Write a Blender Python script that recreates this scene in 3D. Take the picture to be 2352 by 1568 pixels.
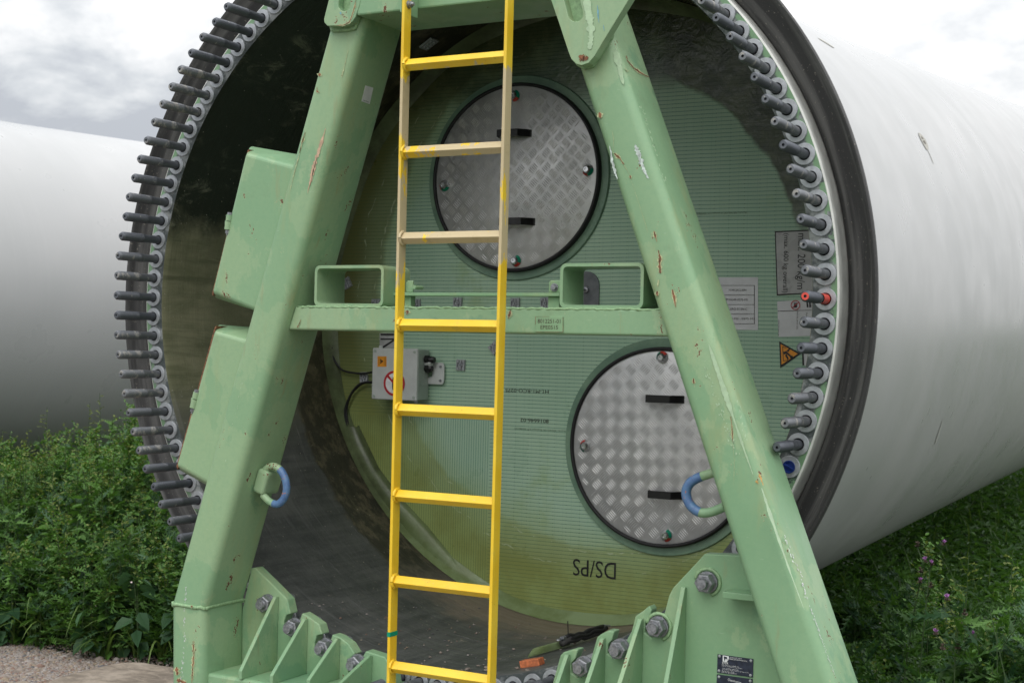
import bpy, bmesh, math, random
from math import sin, cos, pi, radians, hypot, atan2, sqrt
from mathutils import Vector, Matrix
random.seed(7)
for o in list(bpy.data.objects): bpy.data.objects.remove(o)
S = bpy.context.scene
COL = S.collection
ZC = 1.85                                   # height of the blade axis above the ground

# ---------------------------------------------------------------- camera
CAM = Vector((2.711492, -4.47587, ZC - 0.179374))
YAW, PIT, ROL, F = 0.4987695, 0.00541, 0.0235, 3309.15     # F: focal length for a 2352 px wide frame
def _rot():
    cy, sy, cx, sx, cz, sz = cos(YAW), sin(YAW), cos(PIT), sin(PIT), cos(ROL), sin(ROL)
    Ry = Matrix(((cy, -sy, 0), (sy, cy, 0), (0, 0, 1)))
    Rx = Matrix(((1, 0, 0), (0, cx, -sx), (0, sx, cx)))
    Rz = Matrix(((cz, 0, -sz), (0, 1, 0), (sz, 0, cz)))
    return Ry @ Rx @ Rz
MR = _rot()                                  # columns: right, forward, up
cam_d = bpy.data.cameras.new('camera'); cam = bpy.data.objects.new('camera', cam_d); COL.objects.link(cam)
r_, f_, u_ = MR.col[0], MR.col[1], MR.col[2]
cam.matrix_world = Matrix(((r_[0], u_[0], -f_[0], CAM[0]), (r_[1], u_[1], -f_[1], CAM[1]), (r_[2], u_[2], -f_[2], CAM[2]), (0, 0, 0, 1)))
cam_d.sensor_width = 36; cam_d.lens = 36 * F / 2352
cam_d.clip_start = 0.05; cam_d.clip_end = 3000
cam_d.dof.use_dof = True; cam_d.dof.focus_distance = 5.0; cam_d.dof.aperture_fstop = 7.1
S.camera = cam
def hit(x, y, p, n):                         # point of the plane (p, n) seen at x, y of a 2352 x 1568 frame
    d = MR @ Vector(((x - 1176) / F, 1, -(y - 784) / F)); n = Vector(n)
    return CAM + d * ((Vector(p) - CAM).dot(n) / d.dot(n))
def P(x, y, v): return hit(x, y, (0, v, 0), (0, 1, 0))
def PX(x, y, X): return hit(x, y, (X, 0, 0), (1, 0, 0))
def PZ(x, y, z): return hit(x, y, (0, 0, z), (0, 0, 1))
def PC(x, y, R):                             # point of the inside of a cylinder R round the blade axis
    d = MR @ Vector(((x - 1176) / F, 1, -(y - 784) / F)); o = CAM - Vector((0, 0, ZC))
    a = d.x**2 + d.z**2; b = 2 * (o.x * d.x + o.z * d.z); c = o.x**2 + o.z**2 - R * R
    t = (-b + sqrt(max(0.0, b * b - 4 * a * c))) / (2 * a)
    return CAM + d * t

# ---------------------------------------------------------------- sky, sun, exposure
SUN_DIR = Vector((0.10, -0.74, 0.9)).normalized()      # towards the sun
W = bpy.data.worlds.new('World'); S.world = W; W.use_nodes = True
nt = W.node_tree; N = nt.nodes; L = nt.links; N.clear()
out = N.new('ShaderNodeOutputWorld'); bg = N.new('ShaderNodeBackground'); bg2 = N.new('ShaderNodeBackground')
sky = N.new('ShaderNodeTexSky'); sky.sky_type = 'NISHITA'; sky.sun_disc = False
sky.sun_elevation = math.asin(SUN_DIR.z); sky.sun_rotation = atan2(SUN_DIR.x, SUN_DIR.y)
sky.air_density = 1.0; sky.dust_density = 2.0
bg.inputs['Strength'].default_value = 0.10; L.new(sky.outputs[0], bg.inputs['Color'])
tc = N.new('ShaderNodeTexCoord'); sep = N.new('ShaderNodeSeparateXYZ'); L.new(tc.outputs['Generated'], sep.inputs[0])
def wmath(op, a, b=None, c=None):
    m = N.new('ShaderNodeMath'); m.operation = op
    for i, v in enumerate((a, b, c)):
        if v is None: continue
        if isinstance(v, (int, float)): m.inputs[i].default_value = v
        else: L.new(v, m.inputs[i])
    return m.outputs[0]
zc = wmath('MAXIMUM', sep.outputs['Z'], 0.0)
den = wmath('ADD', zc, 0.42)
cx_ = wmath('DIVIDE', sep.outputs['X'], den); cy_ = wmath('DIVIDE', sep.outputs['Y'], den)
cmb = N.new('ShaderNodeCombineXYZ'); L.new(cx_, cmb.inputs[0]); L.new(cy_, cmb.inputs[1])
def wnoise(scale, det, rough, off):
    mp = N.new('ShaderNodeMapping'); mp.inputs['Location'].default_value = off; L.new(cmb.outputs[0], mp.inputs[0])
    n = N.new('ShaderNodeTexNoise'); n.inputs['Scale'].default_value = scale; n.inputs['Detail'].default_value = det
    n.inputs['Roughness'].default_value = rough; n.inputs['Distortion'].default_value = 0.6; L.new(mp.outputs[0], n.inputs['Vector']); return n.outputs[0]
cl = wmath('ADD', wmath('MULTIPLY', wnoise(2.2, 7, 0.55, (3.1, 1.5, 0)), 0.78), wmath('MULTIPLY', wnoise(7, 6, 0.6, (7, 2, 0)), 0.24))
cl = wmath('ADD', cl, wmath('MULTIPLY', wmath('ADD', sep.outputs['X'], 0.47), 0.26))        # the cover is thinner to one side
rp = N.new('ShaderNodeValToRGB'); L.new(cl, rp.inputs[0])
e = rp.color_ramp.elements; e[0].position = 0.41; e[0].color = (1.12, 1.18, 1.28, 1); e[1].position = 0.57; e[1].color = (2.15, 2.15, 2.15, 1)
m1 = rp.color_ramp.elements.new(0.47); m1.color = (1.46, 1.52, 1.58, 1)
L.new(rp.outputs[0], bg2.inputs['Color'])
# an overcast sky is brighter towards the zenith (CIE: 1 + 2 sin e)
L.new(wmath('MULTIPLY', wmath('MULTIPLY_ADD', zc, 1.0, 0.56), 1.0), bg2.inputs['Strength'])
mixw = N.new('ShaderNodeMixShader'); mixw.inputs[0].default_value = 0.93
L.new(bg.outputs[0], mixw.inputs[1]); L.new(bg2.outputs[0], mixw.inputs[2]); L.new(mixw.outputs[0], out.inputs[0])
sd = bpy.data.lights.new('sun', 'SUN'); sd.energy = 1.35; sd.angle = radians(42); sd.color = (1, 0.97, 0.92)
sun = bpy.data.objects.new('sun', sd); COL.objects.link(sun); sun.rotation_euler = (-SUN_DIR).to_track_quat('-Z', 'Y').to_euler()
S.view_settings.view_transform = 'Standard'; S.view_settings.look = 'None'; S.view_settings.gamma = 1
S.view_settings.use_curve_mapping = False; S.view_settings.exposure = -0.46
S.render.engine = 'CYCLES'

# ---------------------------------------------------------------- material helper
class NB:
    """small node builder for procedural materials, in world positions"""
    def __init__(s, name, rough=0.5, metal=0.0, spec=0.5):
        s.m = bpy.data.materials.new(name); s.m.use_nodes = True; s.t = s.m.node_tree; s.n = s.t.nodes
        s.b = s.n['Principled BSDF']; s.b.inputs['Roughness'].default_value = rough; s.b.inputs['Metallic'].default_value = metal
        s.b.inputs['Specular IOR Level'].default_value = spec
        s.geo = s.n.new('ShaderNodeNewGeometry'); s.pos = s.geo.outputs['Position']
    def link(s, a, b): s.t.links.new(a, b)
    def seti(s, sock, v):
        if hasattr(v, 'node'): s.link(v, sock)
        elif isinstance(v, tuple) and len(v) == 3 and sock.type == 'RGBA': sock.default_value = (*v, 1)
        else: sock.default_value = v
    def local(s): s.pos = s.n.new('ShaderNodeTexCoord').outputs['Object']; return s
    def rand(s): return s.n.new('ShaderNodeObjectInfo').outputs['Random']
    def mp(s, scale=(1, 1, 1), loc=(0, 0, 0), rot=(0, 0, 0), vec=None):
        m = s.n.new('ShaderNodeMapping'); s.link(vec or s.pos, m.inputs[0])
        m.inputs['Scale'].default_value = scale; m.inputs['Location'].default_value = loc; m.inputs['Rotation'].default_value = rot
        return m.outputs[0]
    def noise(s, scale, det=4, rough=0.55, vec=None, dist=0.0):
        n = s.n.new('ShaderNodeTexNoise'); s.link(vec or s.pos, n.inputs['Vector'])
        n.inputs['Scale'].default_value = scale; n.inputs['Detail'].default_value = det; n.inputs['Roughness'].default_value = rough
        n.inputs['Distortion'].default_value = dist; return n.outputs[0]
    def vor(s, scale, vec=None, feat='F1', out='Distance'):
        n = s.n.new('ShaderNodeTexVoronoi'); n.feature = feat; s.link(vec or s.pos, n.inputs['Vector']); n.inputs['Scale'].default_value = scale
        return n.outputs[out]
    def m2(s, op, a, b=None, c=None, clamp=False):
        m = s.n.new('ShaderNodeMath'); m.operation = op; m.use_clamp = clamp
        for i, v in enumerate((a, b, c)):
            if v is not None: s.seti(m.inputs[i], v)
        return m.outputs[0]
    def ramp(s, v, lo, hi, a=0.0, b=1.0):
        m = s.n.new('ShaderNodeMapRange'); s.seti(m.inputs[0], v); m.inputs[1].default_value = lo; m.inputs[2].default_value = hi
        m.inputs[3].default_value = a; m.inputs[4].default_value = b; m.interpolation_type = 'SMOOTHSTEP'; return m.outputs[0]
    def mix(s, f, a, b, mode='MIX'):
        m = s.n.new('ShaderNodeMix'); m.data_type = 'RGBA'; m.blend_type = mode
        s.seti(m.inputs['Factor'], f); s.seti(m.inputs[6], a); s.seti(m.inputs[7], b); return m.outputs[2]
    def xyz(s, vec=None):
        n = s.n.new('ShaderNodeSeparateXYZ'); s.link(vec or s.pos, n.inputs[0]); return n.outputs
    def col(s, c): s.seti(s.b.inputs['Base Color'], c); return s
    def ro(s, v): s.seti(s.b.inputs['Roughness'], v); return s
    def bump(s, h, strength=0.3, dist=0.002):
        b = s.n.new('ShaderNodeBump'); b.inputs['Strength'].default_value = strength; b.inputs['Distance'].default_value = dist
        s.link(h, b.inputs['Height']); s.link(b.outputs[0], s.b.inputs['Normal']); return s
def plain(name, c, rough=0.5, metal=0.0, var=0.15, scale=30, bump=0.0):
    k = NB(name, rough, metal); n = k.noise(scale, 4)
    k.col(k.mix(k.ramp(n, .3, .7), tuple(x * (1 - var) for x in c), tuple(min(1, x * (1 + var)) for x in c)))
    k.ro(k.ramp(n, .3, .7, max(0.03, rough - .07), min(1, rough + .1)))
    if bump: k.bump(k.noise(scale * 4, 3), bump, 0.001)
    return k.m

def make_paint(name, base, rust_amt=0.0):
    k = NB(name, 0.42)
    light = (base[0] * 1.36, base[1] * 1.14, base[2] * 1.16); dark = (base[0] * .66, base[1] * .80, base[2] * .86)
    big = k.noise(2.3, 3, .5, dist=.8); brush = k.noise(7, 6, .75, k.mp((1, 1, .6)))
    p1 = k.ramp(k.m2('MULTIPLY_ADD', brush, .45, big), .745, .765)      # over-painted patches, paler
    p2 = k.ramp(k.m2('MULTIPLY_ADD', k.noise(9, 7, .8), .30, k.noise(1.7, 3, .5, k.mp(loc=(4, 2, 7)), dist=.6)), .765, .79)
    c = k.mix(k.ramp(k.noise(1.1, 3), .35, .65, 0, .35), base, light)
    c = k.mix(k.m2('MULTIPLY', p1, .8), c, light); c = k.mix(k.m2('MULTIPLY', p2, .55), c, dark)
    c = k.mix(k.ramp(k.noise(60, 5, .7), .35, .75, 0, .22), c, dark)
    # thin rusty runs and dirt in streaks down the steel
    st = k.noise(26, 4, .6, k.mp((1, 1, .12)))
    c = k.mix(k.m2('MULTIPLY', k.ramp(st, .60, .75), k.ramp(k.noise(1.6, 2, vec=k.mp(loc=(9, 1, 3))), .48, .62, 0, .45)), c, (.30, .24, .12))
    wsh = k.noise(5, 5, .7, k.mp((1, 1, .22), loc=(1, 7, 2))); c = k.mix(k.ramp(wsh, .54, .72, 0, .42), c, (.34, .36, .17))
    gr = k.noise(3.5, 6, .75, k.mp(loc=(8, 3, 5))); c = k.mix(k.ramp(gr, .56, .72, 0, .30), c, (.15, .19, .11))
    hair = k.noise(1, 3, .6, k.mp((30, 30, 260), rot=(.2, .5, 0))); c = k.mix(k.ramp(hair, .70, .74, 0, .5), c, (.42, .52, .38))
    # chips
    ch = k.m2('MULTIPLY_ADD', k.noise(130, 3, .6), .35, k.noise(14, 4, .65, k.mp((1, 1, .45))))
    chip = k.ramp(ch, .862 - rust_amt, .872 - rust_amt); rim = k.ramp(ch, .845 - rust_amt, .862 - rust_amt)
    c = k.mix(k.m2('MULTIPLY', rim, .7), c, (.50, .55, .33)); c = k.mix(chip, c, (.13, .055, .03))
    sp = k.ramp(k.vor(55), .03, .065, 1, 0); c = k.mix(k.m2('MULTIPLY', sp, k.ramp(k.noise(5, 2), .5, .6, 0, .55)), c, (.16, .10, .05))
    # small chips and wear where the steel has an edge
    k.col(c); k.ro(k.mix(chip, k.ramp(k.noise(12, 4), .3, .7, .36, .52), (.85, .85, .85)))
    h = k.m2('MULTIPLY_ADD', chip, -2.0, k.m2('MULTIPLY_ADD', k.noise(330, 2), .35, k.m2('MULTIPLY', k.noise(38, 3), .8)))
    k.bump(h, .30, .0012)
    return k.m
GREEN = (.215, .375, .212)
M = {}
M['green'] = make_paint('green_paint', GREEN, .0)
M['green_worn'] = make_paint('worn_green_paint', (.225, .38, .22), .030)
M['weld'] = plain('painted_weld', (.25, .40, .215), .45, var=.18, scale=90, bump=.9)
M['steel'] = plain('zinc_steel', (.30, .31, .335), .42, .75, .25, 150, .3)
M['knob'] = plain('polished_steel', (.62, .63, .64), .22, .9, .08, 40)
M['washer'] = plain('bushing_steel', (.42, .44, .47), .45, .45, .12, 60, .1)
k = NB('stud_steel', .5, .55).local(); rn = k.rand()
k.col(k.mix(k.ramp(k.m2('ADD', k.noise(28, 6, .75), k.m2('MULTIPLY', rn, .16)), .64, .72), k.mix(rn, (.105, .115, .135), (.19, .20, .215)), (.34, .33, .31)))
k.ro(k.ramp(k.noise(40), .3, .7, .42, .6)); k.bump(k.noise(220, 3), .25, .001); M['stud'] = k.m
M['red'] = plain('red_paint', (.62, .07, .05), .5, 0, .2, 90)
M['blue_plug'] = plain('blue_plastic', (.012, .035, .20), .35, 0, .2, 60)
M['black'] = plain('black_rubber', (.012, .012, .014), .55, 0, .3, 40, .2)
M['blackp'] = plain('black_plastic', (.008, .008, .009), .35, 0, .2, 40)
M['dark_hole'] = plain('hole_shadow_steel', (.02, .02, .02), .7)
M['print'] = plain('black_print', (.014, .015, .015), .5)
M['wprint'] = plain('white_print', (.75, .76, .78), .5)
M['white_label'] = plain('white_label', (.62, .64, .66), .35, 0, .06, 20)
M['grey_label'] = plain('grey_label', (.40, .41, .41), .28, 0, .14, 14)
M['orange'] = plain('orange_label', (.75, .30, .02), .45, 0, .05)
M['redl'] = plain('red_label', (.45, .02, .03), .45, 0, .05)
M['plate'] = plain('dark_name_plate', (.018, .024, .045), .4, 0, .4, 60)
M['zincp'] = plain('zinc_grey_plastic', (.33, .35, .37), .55, 0, .12, 60)
M['boxg'] = plain('grey_green_plastic', (.36, .42, .38), .45, 0, .05, 20)
M['lid'] = plain('pale_grey_plastic', (.52, .55, .54), .4, 0, .05, 20)
M['brick'] = plain('orange_brick', (.50, .15, .06), .8, 0, .25, 90, .5)
M['paint_chip'] = plain('bare_rust', (.19, .085, .045), .85, 0, .6, 90, .6)
M['chip_rim'] = plain('primer_rim', (.42, .46, .26), .6, 0, .3, 120, .5)
M['pale_patch'] = plain('pale_primer', (.41, .56, .37), .5, 0, .10, 50)
M['white_scrape'] = plain('white_scrape', (.48, .55, .52), .5, 0, .35, 120)
M['blue_scrape'] = plain('blue_scrape', (.16, .38, .52), .5, 0, .15, 80)
M['teal'] = plain('green_tape', (0, .26, .15), .4, 0, .1)
M['peel'] = plain('peeled_paint', (.55, .33, .10), .6, 0, .3, 60)
# yellow ladder paint with the pale primer showing
k = NB('yellow_paint', .38); z = k.xyz()[2]
wear = k.m2('MULTIPLY_ADD', k.noise(9, 6, .7, k.mp((1, 1, .35))), .9, k.m2('MULTIPLY', k.ramp(z, ZC - .12, ZC + .22), .33))
wear2 = k.m2('SUBTRACT', wear, k.m2('MULTIPLY', k.ramp(z, ZC + .66, ZC + .80), .34))
w1 = k.ramp(wear2, .675, .70)
c = k.mix(k.ramp(k.noise(4, 4), .35, .65), (.80, .51, .022), (.88, .62, .05))
c = k.mix(w1, c, (.56, .46, .28)); c = k.mix(k.ramp(k.noise(75, 5, .7), .68, .72), c, (.22, .10, .03))
c = k.mix(k.ramp(k.noise(16, 6, .8), .52, .75, 0, .35), c, (.30, .22, .08)); c = k.mix(k.ramp(k.noise(1, 3, .6, k.mp((60, 60, 200))), .66, .72, 0, .5), c, (.60, .50, .30))
k.col(c).bump(k.m2('MULTIPLY_ADD', w1, -.8, k.noise(180, 3)), .25, .0008); M['yellow'] = k.m
# blade outside: glossy gelcoat with faint grinding streaks and a few dirt spots
k = NB('white_gelcoat', .30, 0, .45)
st = k.noise(1, 4, .7, k.mp((.7, 34, .7), rot=(0, 0, .03))); st2 = k.noise(1, 3, .6, k.mp((.5, 9, .5)))
c = k.mix(k.ramp(k.noise(.8, 3), .3, .7), (.415, .425, .43), (.455, .46, .465))
c = k.mix(k.ramp(st, .48, .72, 0, .10), c, (.54, .55, .55)); c = k.mix(k.ramp(st2, .45, .72, 0, .03), c, (.40, .42, .40))
rn_ = k.noise(1, 5, .7, k.mp((6, 6, .8), loc=(3, 3, 3))); c = k.mix(k.ramp(rn_, .56, .76, 0, .07), c, (.33, .33, .29))
k.col(c).ro(k.ramp(k.noise(3, 3), .3, .7, .27, .38)); M['gelcoat'] = k.m
# rubber collar
k = NB('collar_rubber', .62)
x, y, z = k.xyz(); ang = k.m2('ARCTAN2', k.m2('SUBTRACT', z, ZC), x); rr = k.m2('SQRT', k.m2('ADD', k.m2('POWER', x, 2), k.m2('POWER', k.m2('SUBTRACT', z, ZC), 2)))
cv = k.n.new('ShaderNodeCombineXYZ'); k.link(k.m2('MULTIPLY', ang, 1.5), cv.inputs[0]); k.link(k.m2('MULTIPLY', rr, 15), cv.inputs[1]); k.link(k.m2('MULTIPLY', y, 15), cv.inputs[2])
cs = k.noise(1.3, 5, .6, cv.outputs[0]); c = k.mix(k.ramp(cs, .42, .68), (.034, .034, .035), (.125, .124, .122))
c = k.mix(k.ramp(k.noise(90, 4, .7), .62, .72), c, (.28, .26, .22)); k.col(c).bump(k.noise(60, 4), .3, .001); M['collar'] = k.m
# flange face: dark resin, green patches, grey smear
k = NB('flange_resin', .42); rr_ = None
x, y, z = k.xyz(); rr = k.m2('SQRT', k.m2('ADD', k.m2('POWER', x, 2), k.m2('POWER', k.m2('SUBTRACT', z, ZC), 2)))
c = k.mix(k.ramp(k.noise(9, 5, .7), .45, .62), (.06, .072, .075), (.30, .315, .32))
c = k.mix(k.m2('MULTIPLY', k.ramp(rr, 1.412, 1.424), k.ramp(k.noise(11, 5, .7), .44, .5)), c, (.17, .30, .17))
c = k.mix(k.ramp(k.noise(120, 4, .7), .66, .7), c, (.55, .56, .55)); k.col(c).bump(k.noise(70, 4), .3, .001); M['flange'] = k.m
M['rim'] = plain('white_rim', (.62, .63, .60), .4, 0, .1, 14, .15)
# laminate of the shell inside
k = NB('shell_laminate', .45, 0, .35); x, y, z = k.xyz()
ang = k.m2('ARCTAN2', k.m2('SUBTRACT', z, ZC), x)
cv = k.n.new('ShaderNodeCombineXYZ'); k.link(k.m2('MULTIPLY', ang, 5), cv.inputs[0]); k.link(k.m2('MULTIPLY', y, 1.3), cv.inputs[1])
a1 = k.noise(2.2, 6, .65, cv.outputs[0], .5)
cs_ = k.n.new('ShaderNodeCombineXYZ'); k.link(k.m2('MULTIPLY', ang, 2.2), cs_.inputs[0]); k.link(k.m2('MULTIPLY', y, 26), cs_.inputs[1]); sweep = k.noise(1, 6, .72, cs_.outputs[0], .3)
ca_ = k.n.new('ShaderNodeCombineXYZ'); k.link(k.m2('MULTIPLY', ang, 30), ca_.inputs[0]); k.link(k.m2('MULTIPLY', y, 1.6), ca_.inputs[1]); axial = k.noise(1, 6, .7, ca_.outputs[0], .6)
fine = k.noise(1, 3, .6, k.mp((90, 500, 90)))
c = k.mix(k.ramp(a1, .36, .66), (.150, .155, .090), (.240, .235, .150))
c = k.mix(k.ramp(axial, .42, .70, 0, .55), c, (.060, .070, .036)); c = k.mix(k.ramp(sweep, .56, .72, 0, .4), c, (.20, .20, .155))
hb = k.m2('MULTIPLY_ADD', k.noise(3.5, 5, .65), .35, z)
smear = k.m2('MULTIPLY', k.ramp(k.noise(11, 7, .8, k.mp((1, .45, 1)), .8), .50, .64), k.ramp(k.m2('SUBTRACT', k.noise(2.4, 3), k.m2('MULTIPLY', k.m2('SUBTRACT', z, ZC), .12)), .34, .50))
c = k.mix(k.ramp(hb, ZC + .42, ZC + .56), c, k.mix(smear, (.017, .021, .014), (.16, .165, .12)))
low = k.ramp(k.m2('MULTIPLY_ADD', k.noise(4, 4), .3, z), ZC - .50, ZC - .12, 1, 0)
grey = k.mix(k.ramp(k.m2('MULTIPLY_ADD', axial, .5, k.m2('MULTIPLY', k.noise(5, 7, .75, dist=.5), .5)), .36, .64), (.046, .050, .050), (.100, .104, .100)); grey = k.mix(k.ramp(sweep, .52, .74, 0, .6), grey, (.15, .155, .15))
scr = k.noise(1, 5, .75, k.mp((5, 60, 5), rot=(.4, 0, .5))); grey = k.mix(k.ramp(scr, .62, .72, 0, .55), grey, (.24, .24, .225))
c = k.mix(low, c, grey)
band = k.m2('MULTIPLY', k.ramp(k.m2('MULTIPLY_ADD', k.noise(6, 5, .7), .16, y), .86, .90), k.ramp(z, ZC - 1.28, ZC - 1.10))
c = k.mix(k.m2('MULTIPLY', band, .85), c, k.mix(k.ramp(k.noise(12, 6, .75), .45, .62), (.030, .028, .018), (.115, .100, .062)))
dust = k.m2('MULTIPLY', k.ramp(k.m2('MULTIPLY_ADD', k.noise(7, 5, .7), .7, y), .98, 1.30), k.ramp(k.m2('MULTIPLY_ADD', k.noise(5, 4), .15, z), ZC - 1.24, ZC - 1.08, 1, 0))
c = k.mix(dust, c, k.mix(k.noise(30, 5, .7), (.15, .12, .095), (.26, .215, .17)))
spot = k.m2('MULTIPLY', k.ramp(k.noise(16, 6, .8, k.mp((1, .6, 1), loc=(2, 2, 2))), .63, .68), k.ramp(z, ZC - .9, ZC - 1.1)); c = k.mix(spot, c, (.25, .22, .18))
c = k.mix(k.ramp(k.vor(26), .04, .075, 1, 0), c, (.36, .34, .28))
wet = k.m2('MULTIPLY', k.ramp(x, .2, .6), k.ramp(z, ZC - .2, ZC + .3))
k.col(c).ro(k.mix(wet, k.mix(k.ramp(z, ZC + .3, ZC + .5), k.ramp(sweep, .3, .7, .34, .62), (.30, .30, .30)), (.13, .13, .13)))
wr = k.noise(15, 3, .5, k.mp((1, 2.2, 1)), 1.6)
k.bump(k.m2('ADD', k.m2('MULTIPLY_ADD', sweep, 1.6, k.m2('MULTIPLY', fine, .25)), k.m2('MULTIPLY', wr, k.m2('MULTIPLY_ADD', wet, 4.0, .5))), .55, .004); M['shell'] = k.m
# bulkhead laminate with printed guide lines
k = NB('bulkhead_laminate', .36, 0, .4); x, y, z = k.xyz()
wob = k.m2('MULTIPLY_ADD', k.noise(1.5, 2), .012, z)
def lines(coord, pitch, w):
    fr = k.m2('FRACT', k.m2('DIVIDE', coord, pitch)); return k.ramp(k.m2('ABSOLUTE', k.m2('SUBTRACT', fr, .5)), .5 - w, .5 - w * .45)
gh = lines(wob, .0165, .085); gv = lines(x, .0122, .12)
fv = lines(x, .0405, .035); dots = k.m2('MULTIPLY', lines(wob, .0165, .12), lines(x, .065, .035))
patch = k.m2('MULTIPLY', k.ramp(x, -.455, -.453, 1, 0), k.ramp(z, ZC - .503, ZC - .50, 1, 0))
ln = k.m2('ADD', k.m2('MULTIPLY', gh, k.m2('SUBTRACT', 1.0, patch)), k.m2('MULTIPLY', gv, patch))
base = k.mix(k.ramp(k.noise(1.3, 4, .6), .35, .65), (.345, .520, .385), (.41, .575, .43))
base = k.mix(k.ramp(k.noise(2.6, 5, .7, k.mp(loc=(3, 3, 3))), .55, .72, 0, .5), base, (.30, .42, .15))
dd = k.m2('SQRT', k.m2('ADD', k.m2('POWER', k.m2('SUBTRACT', x, .05), 2), k.m2('POWER', k.m2('SUBTRACT', z, ZC + .10), 2)))
ddn = k.m2('MULTIPLY_ADD', k.m2('SUBTRACT', k.noise(2.4, 4, .6), .5), .22, dd)
ddn = k.m2('SUBTRACT', ddn, k.m2('MULTIPLY', k.ramp(x, .45, .9), k.m2('MULTIPLY', k.ramp(z, ZC - .95, ZC - .6), .5)))
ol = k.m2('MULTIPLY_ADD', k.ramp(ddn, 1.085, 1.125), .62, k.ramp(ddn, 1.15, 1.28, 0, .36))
ol1 = k.m2('MULTIPLY', k.ramp(ddn, .96, 1.12), .50)
base = k.mix(ol1, base, (.33, .42, .17))
base = k.mix(k.m2('MULTIPLY', ln, .85), base, (.035, .165, .115)); base = k.mix(k.m2('MULTIPLY', fv, .14), base, (.05, .20, .14)); base = k.mix(k.m2('MULTIPLY', dots, k.m2('MULTIPLY_ADD', patch, -.8, .8)), base, (.01, .07, .05))
base = k.mix(ol, base, k.mix(k.m2('MULTIPLY', ln, .6), k.mix(k.ramp(z, ZC - .75, ZC - .05), k.mix(k.ramp(k.noise(3, 5, .7), .4, .62), (.285, .355, .125), (.245, .285, .085)), (.125, .135, .045)), (.05, .12, .05)))  # olive painted darker higher up, where the bulkhead gets less light
wisp = k.noise(30, 4, .75, k.mp((.55, 1, 2.4), rot=(0, .25, 0)), 1.2)
base = k.mix(k.m2('MULTIPLY', k.ramp(wisp, .69, .74), k.m2('MULTIPLY', ol, .6)), base, (.42, .48, .24))
def arc(r_, w_): return k.m2('MULTIPLY', k.ramp(k.m2('ABSOLUTE', k.m2('SUBTRACT', ddn, r_)), w_ * .4, w_, 1, 0), k.ramp(k.noise(14, 5, .75, k.mp(loc=(r_, 0, 0))), .50, .60))
base = k.mix(k.m2('MULTIPLY', k.m2('ADD', arc(1.125, .004), arc(1.215, .003), clamp=True), .55), base, (.55, .62, .45))
base = k.mix(k.ramp(k.noise(22, 4, .7), .72, .77, 0, .35), base, (.20, .15, .07))
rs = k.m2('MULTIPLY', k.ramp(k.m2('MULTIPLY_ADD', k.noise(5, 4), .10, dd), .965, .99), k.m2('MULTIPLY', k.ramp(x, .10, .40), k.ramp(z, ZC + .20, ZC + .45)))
topshade = k.ramp(k.m2('MULTIPLY_ADD', k.noise(3, 4), .2, z), ZC + .98, ZC + 1.12)  # shade at the top of the bulkhead, put into its colour
rs = k.m2('MAXIMUM', rs, k.m2('MULTIPLY', topshade, .85))
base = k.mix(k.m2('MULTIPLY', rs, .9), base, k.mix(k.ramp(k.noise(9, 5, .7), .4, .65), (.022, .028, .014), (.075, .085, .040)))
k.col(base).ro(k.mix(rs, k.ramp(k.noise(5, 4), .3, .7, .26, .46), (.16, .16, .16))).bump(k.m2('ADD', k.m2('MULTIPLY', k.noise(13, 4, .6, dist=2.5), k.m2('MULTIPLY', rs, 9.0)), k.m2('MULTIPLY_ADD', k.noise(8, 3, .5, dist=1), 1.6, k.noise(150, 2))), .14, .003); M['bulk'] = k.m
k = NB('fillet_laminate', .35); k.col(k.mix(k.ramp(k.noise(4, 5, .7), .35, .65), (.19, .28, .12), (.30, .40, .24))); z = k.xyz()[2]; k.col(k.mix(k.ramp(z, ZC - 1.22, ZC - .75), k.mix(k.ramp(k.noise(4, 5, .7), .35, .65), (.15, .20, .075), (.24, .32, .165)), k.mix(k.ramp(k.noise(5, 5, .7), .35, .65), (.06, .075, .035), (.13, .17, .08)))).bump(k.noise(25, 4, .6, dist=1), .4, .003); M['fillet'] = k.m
k = NB('collar_laminate', .4); k.col(k.mix(k.ramp(k.noise(6, 5, .7), .35, .65), (.13, .23, .165), (.20, .32, .22))).bump(k.noise(160, 2), .2, .001); M['hcollar'] = k.m
k = NB('tread_aluminium', .40, .68); n = k.noise(1.6, 4, .6); k.col(k.mix(k.ramp(k.noise(8, 5, .7), .3, .75), (.58, .585, .59), (.72, .72, .72)))
k.ro(k.ramp(k.noise(5, 6, .75), .3, .7, .38, .60)); k.bump(k.noise(300, 2, .5, k.mp((1, 1, .1))), .15, .0006); M['alu'] = k.m
# ground
k = NB('gravel_ground', .9); v = k.vor(55, out='Color'); c = k.mix(k.ramp(k.noise(3, 4), .3, .7), (.22, .17, .14), (.30, .25, .22))
c = k.mix(.35, c, k.mix(1.0, (.42, .36, .34), v, 'MULTIPLY')); k.col(c).bump(k.vor(60), 1, .01); M['gravel'] = k.m
k = NB('meadow_ground', .95); k.col(k.mix(k.ramp(k.noise(1.2, 6, .7), .35, .65), (.018, .032, .010), (.045, .085, .022))).bump(k.noise(20, 5, .8), 1, .05); M['meadow'] = k.m
def stone(name, c): 
    k = NB(name, .85).local(); k.col(k.mix(k.ramp(k.noise(40, 4), .3, .7), tuple(a * .75 for a in c), c)).bump(k.noise(90, 3), .5, .002); return k.m
M['st'] = [stone('pebble_a', (.25, .21, .18)), stone('pebble_b', (.31, .28, .26)), stone('pebble_c', (.22, .14, .11)), stone('pebble_d', (.12, .12, .125)), stone('pebble_e', (.29, .23, .165))]
k = NB('weathered_timber', .85); g = k.noise(16, 6, .75, k.mp((.5, 1, 1), rot=(0, 0, .5)), .8)
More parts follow.
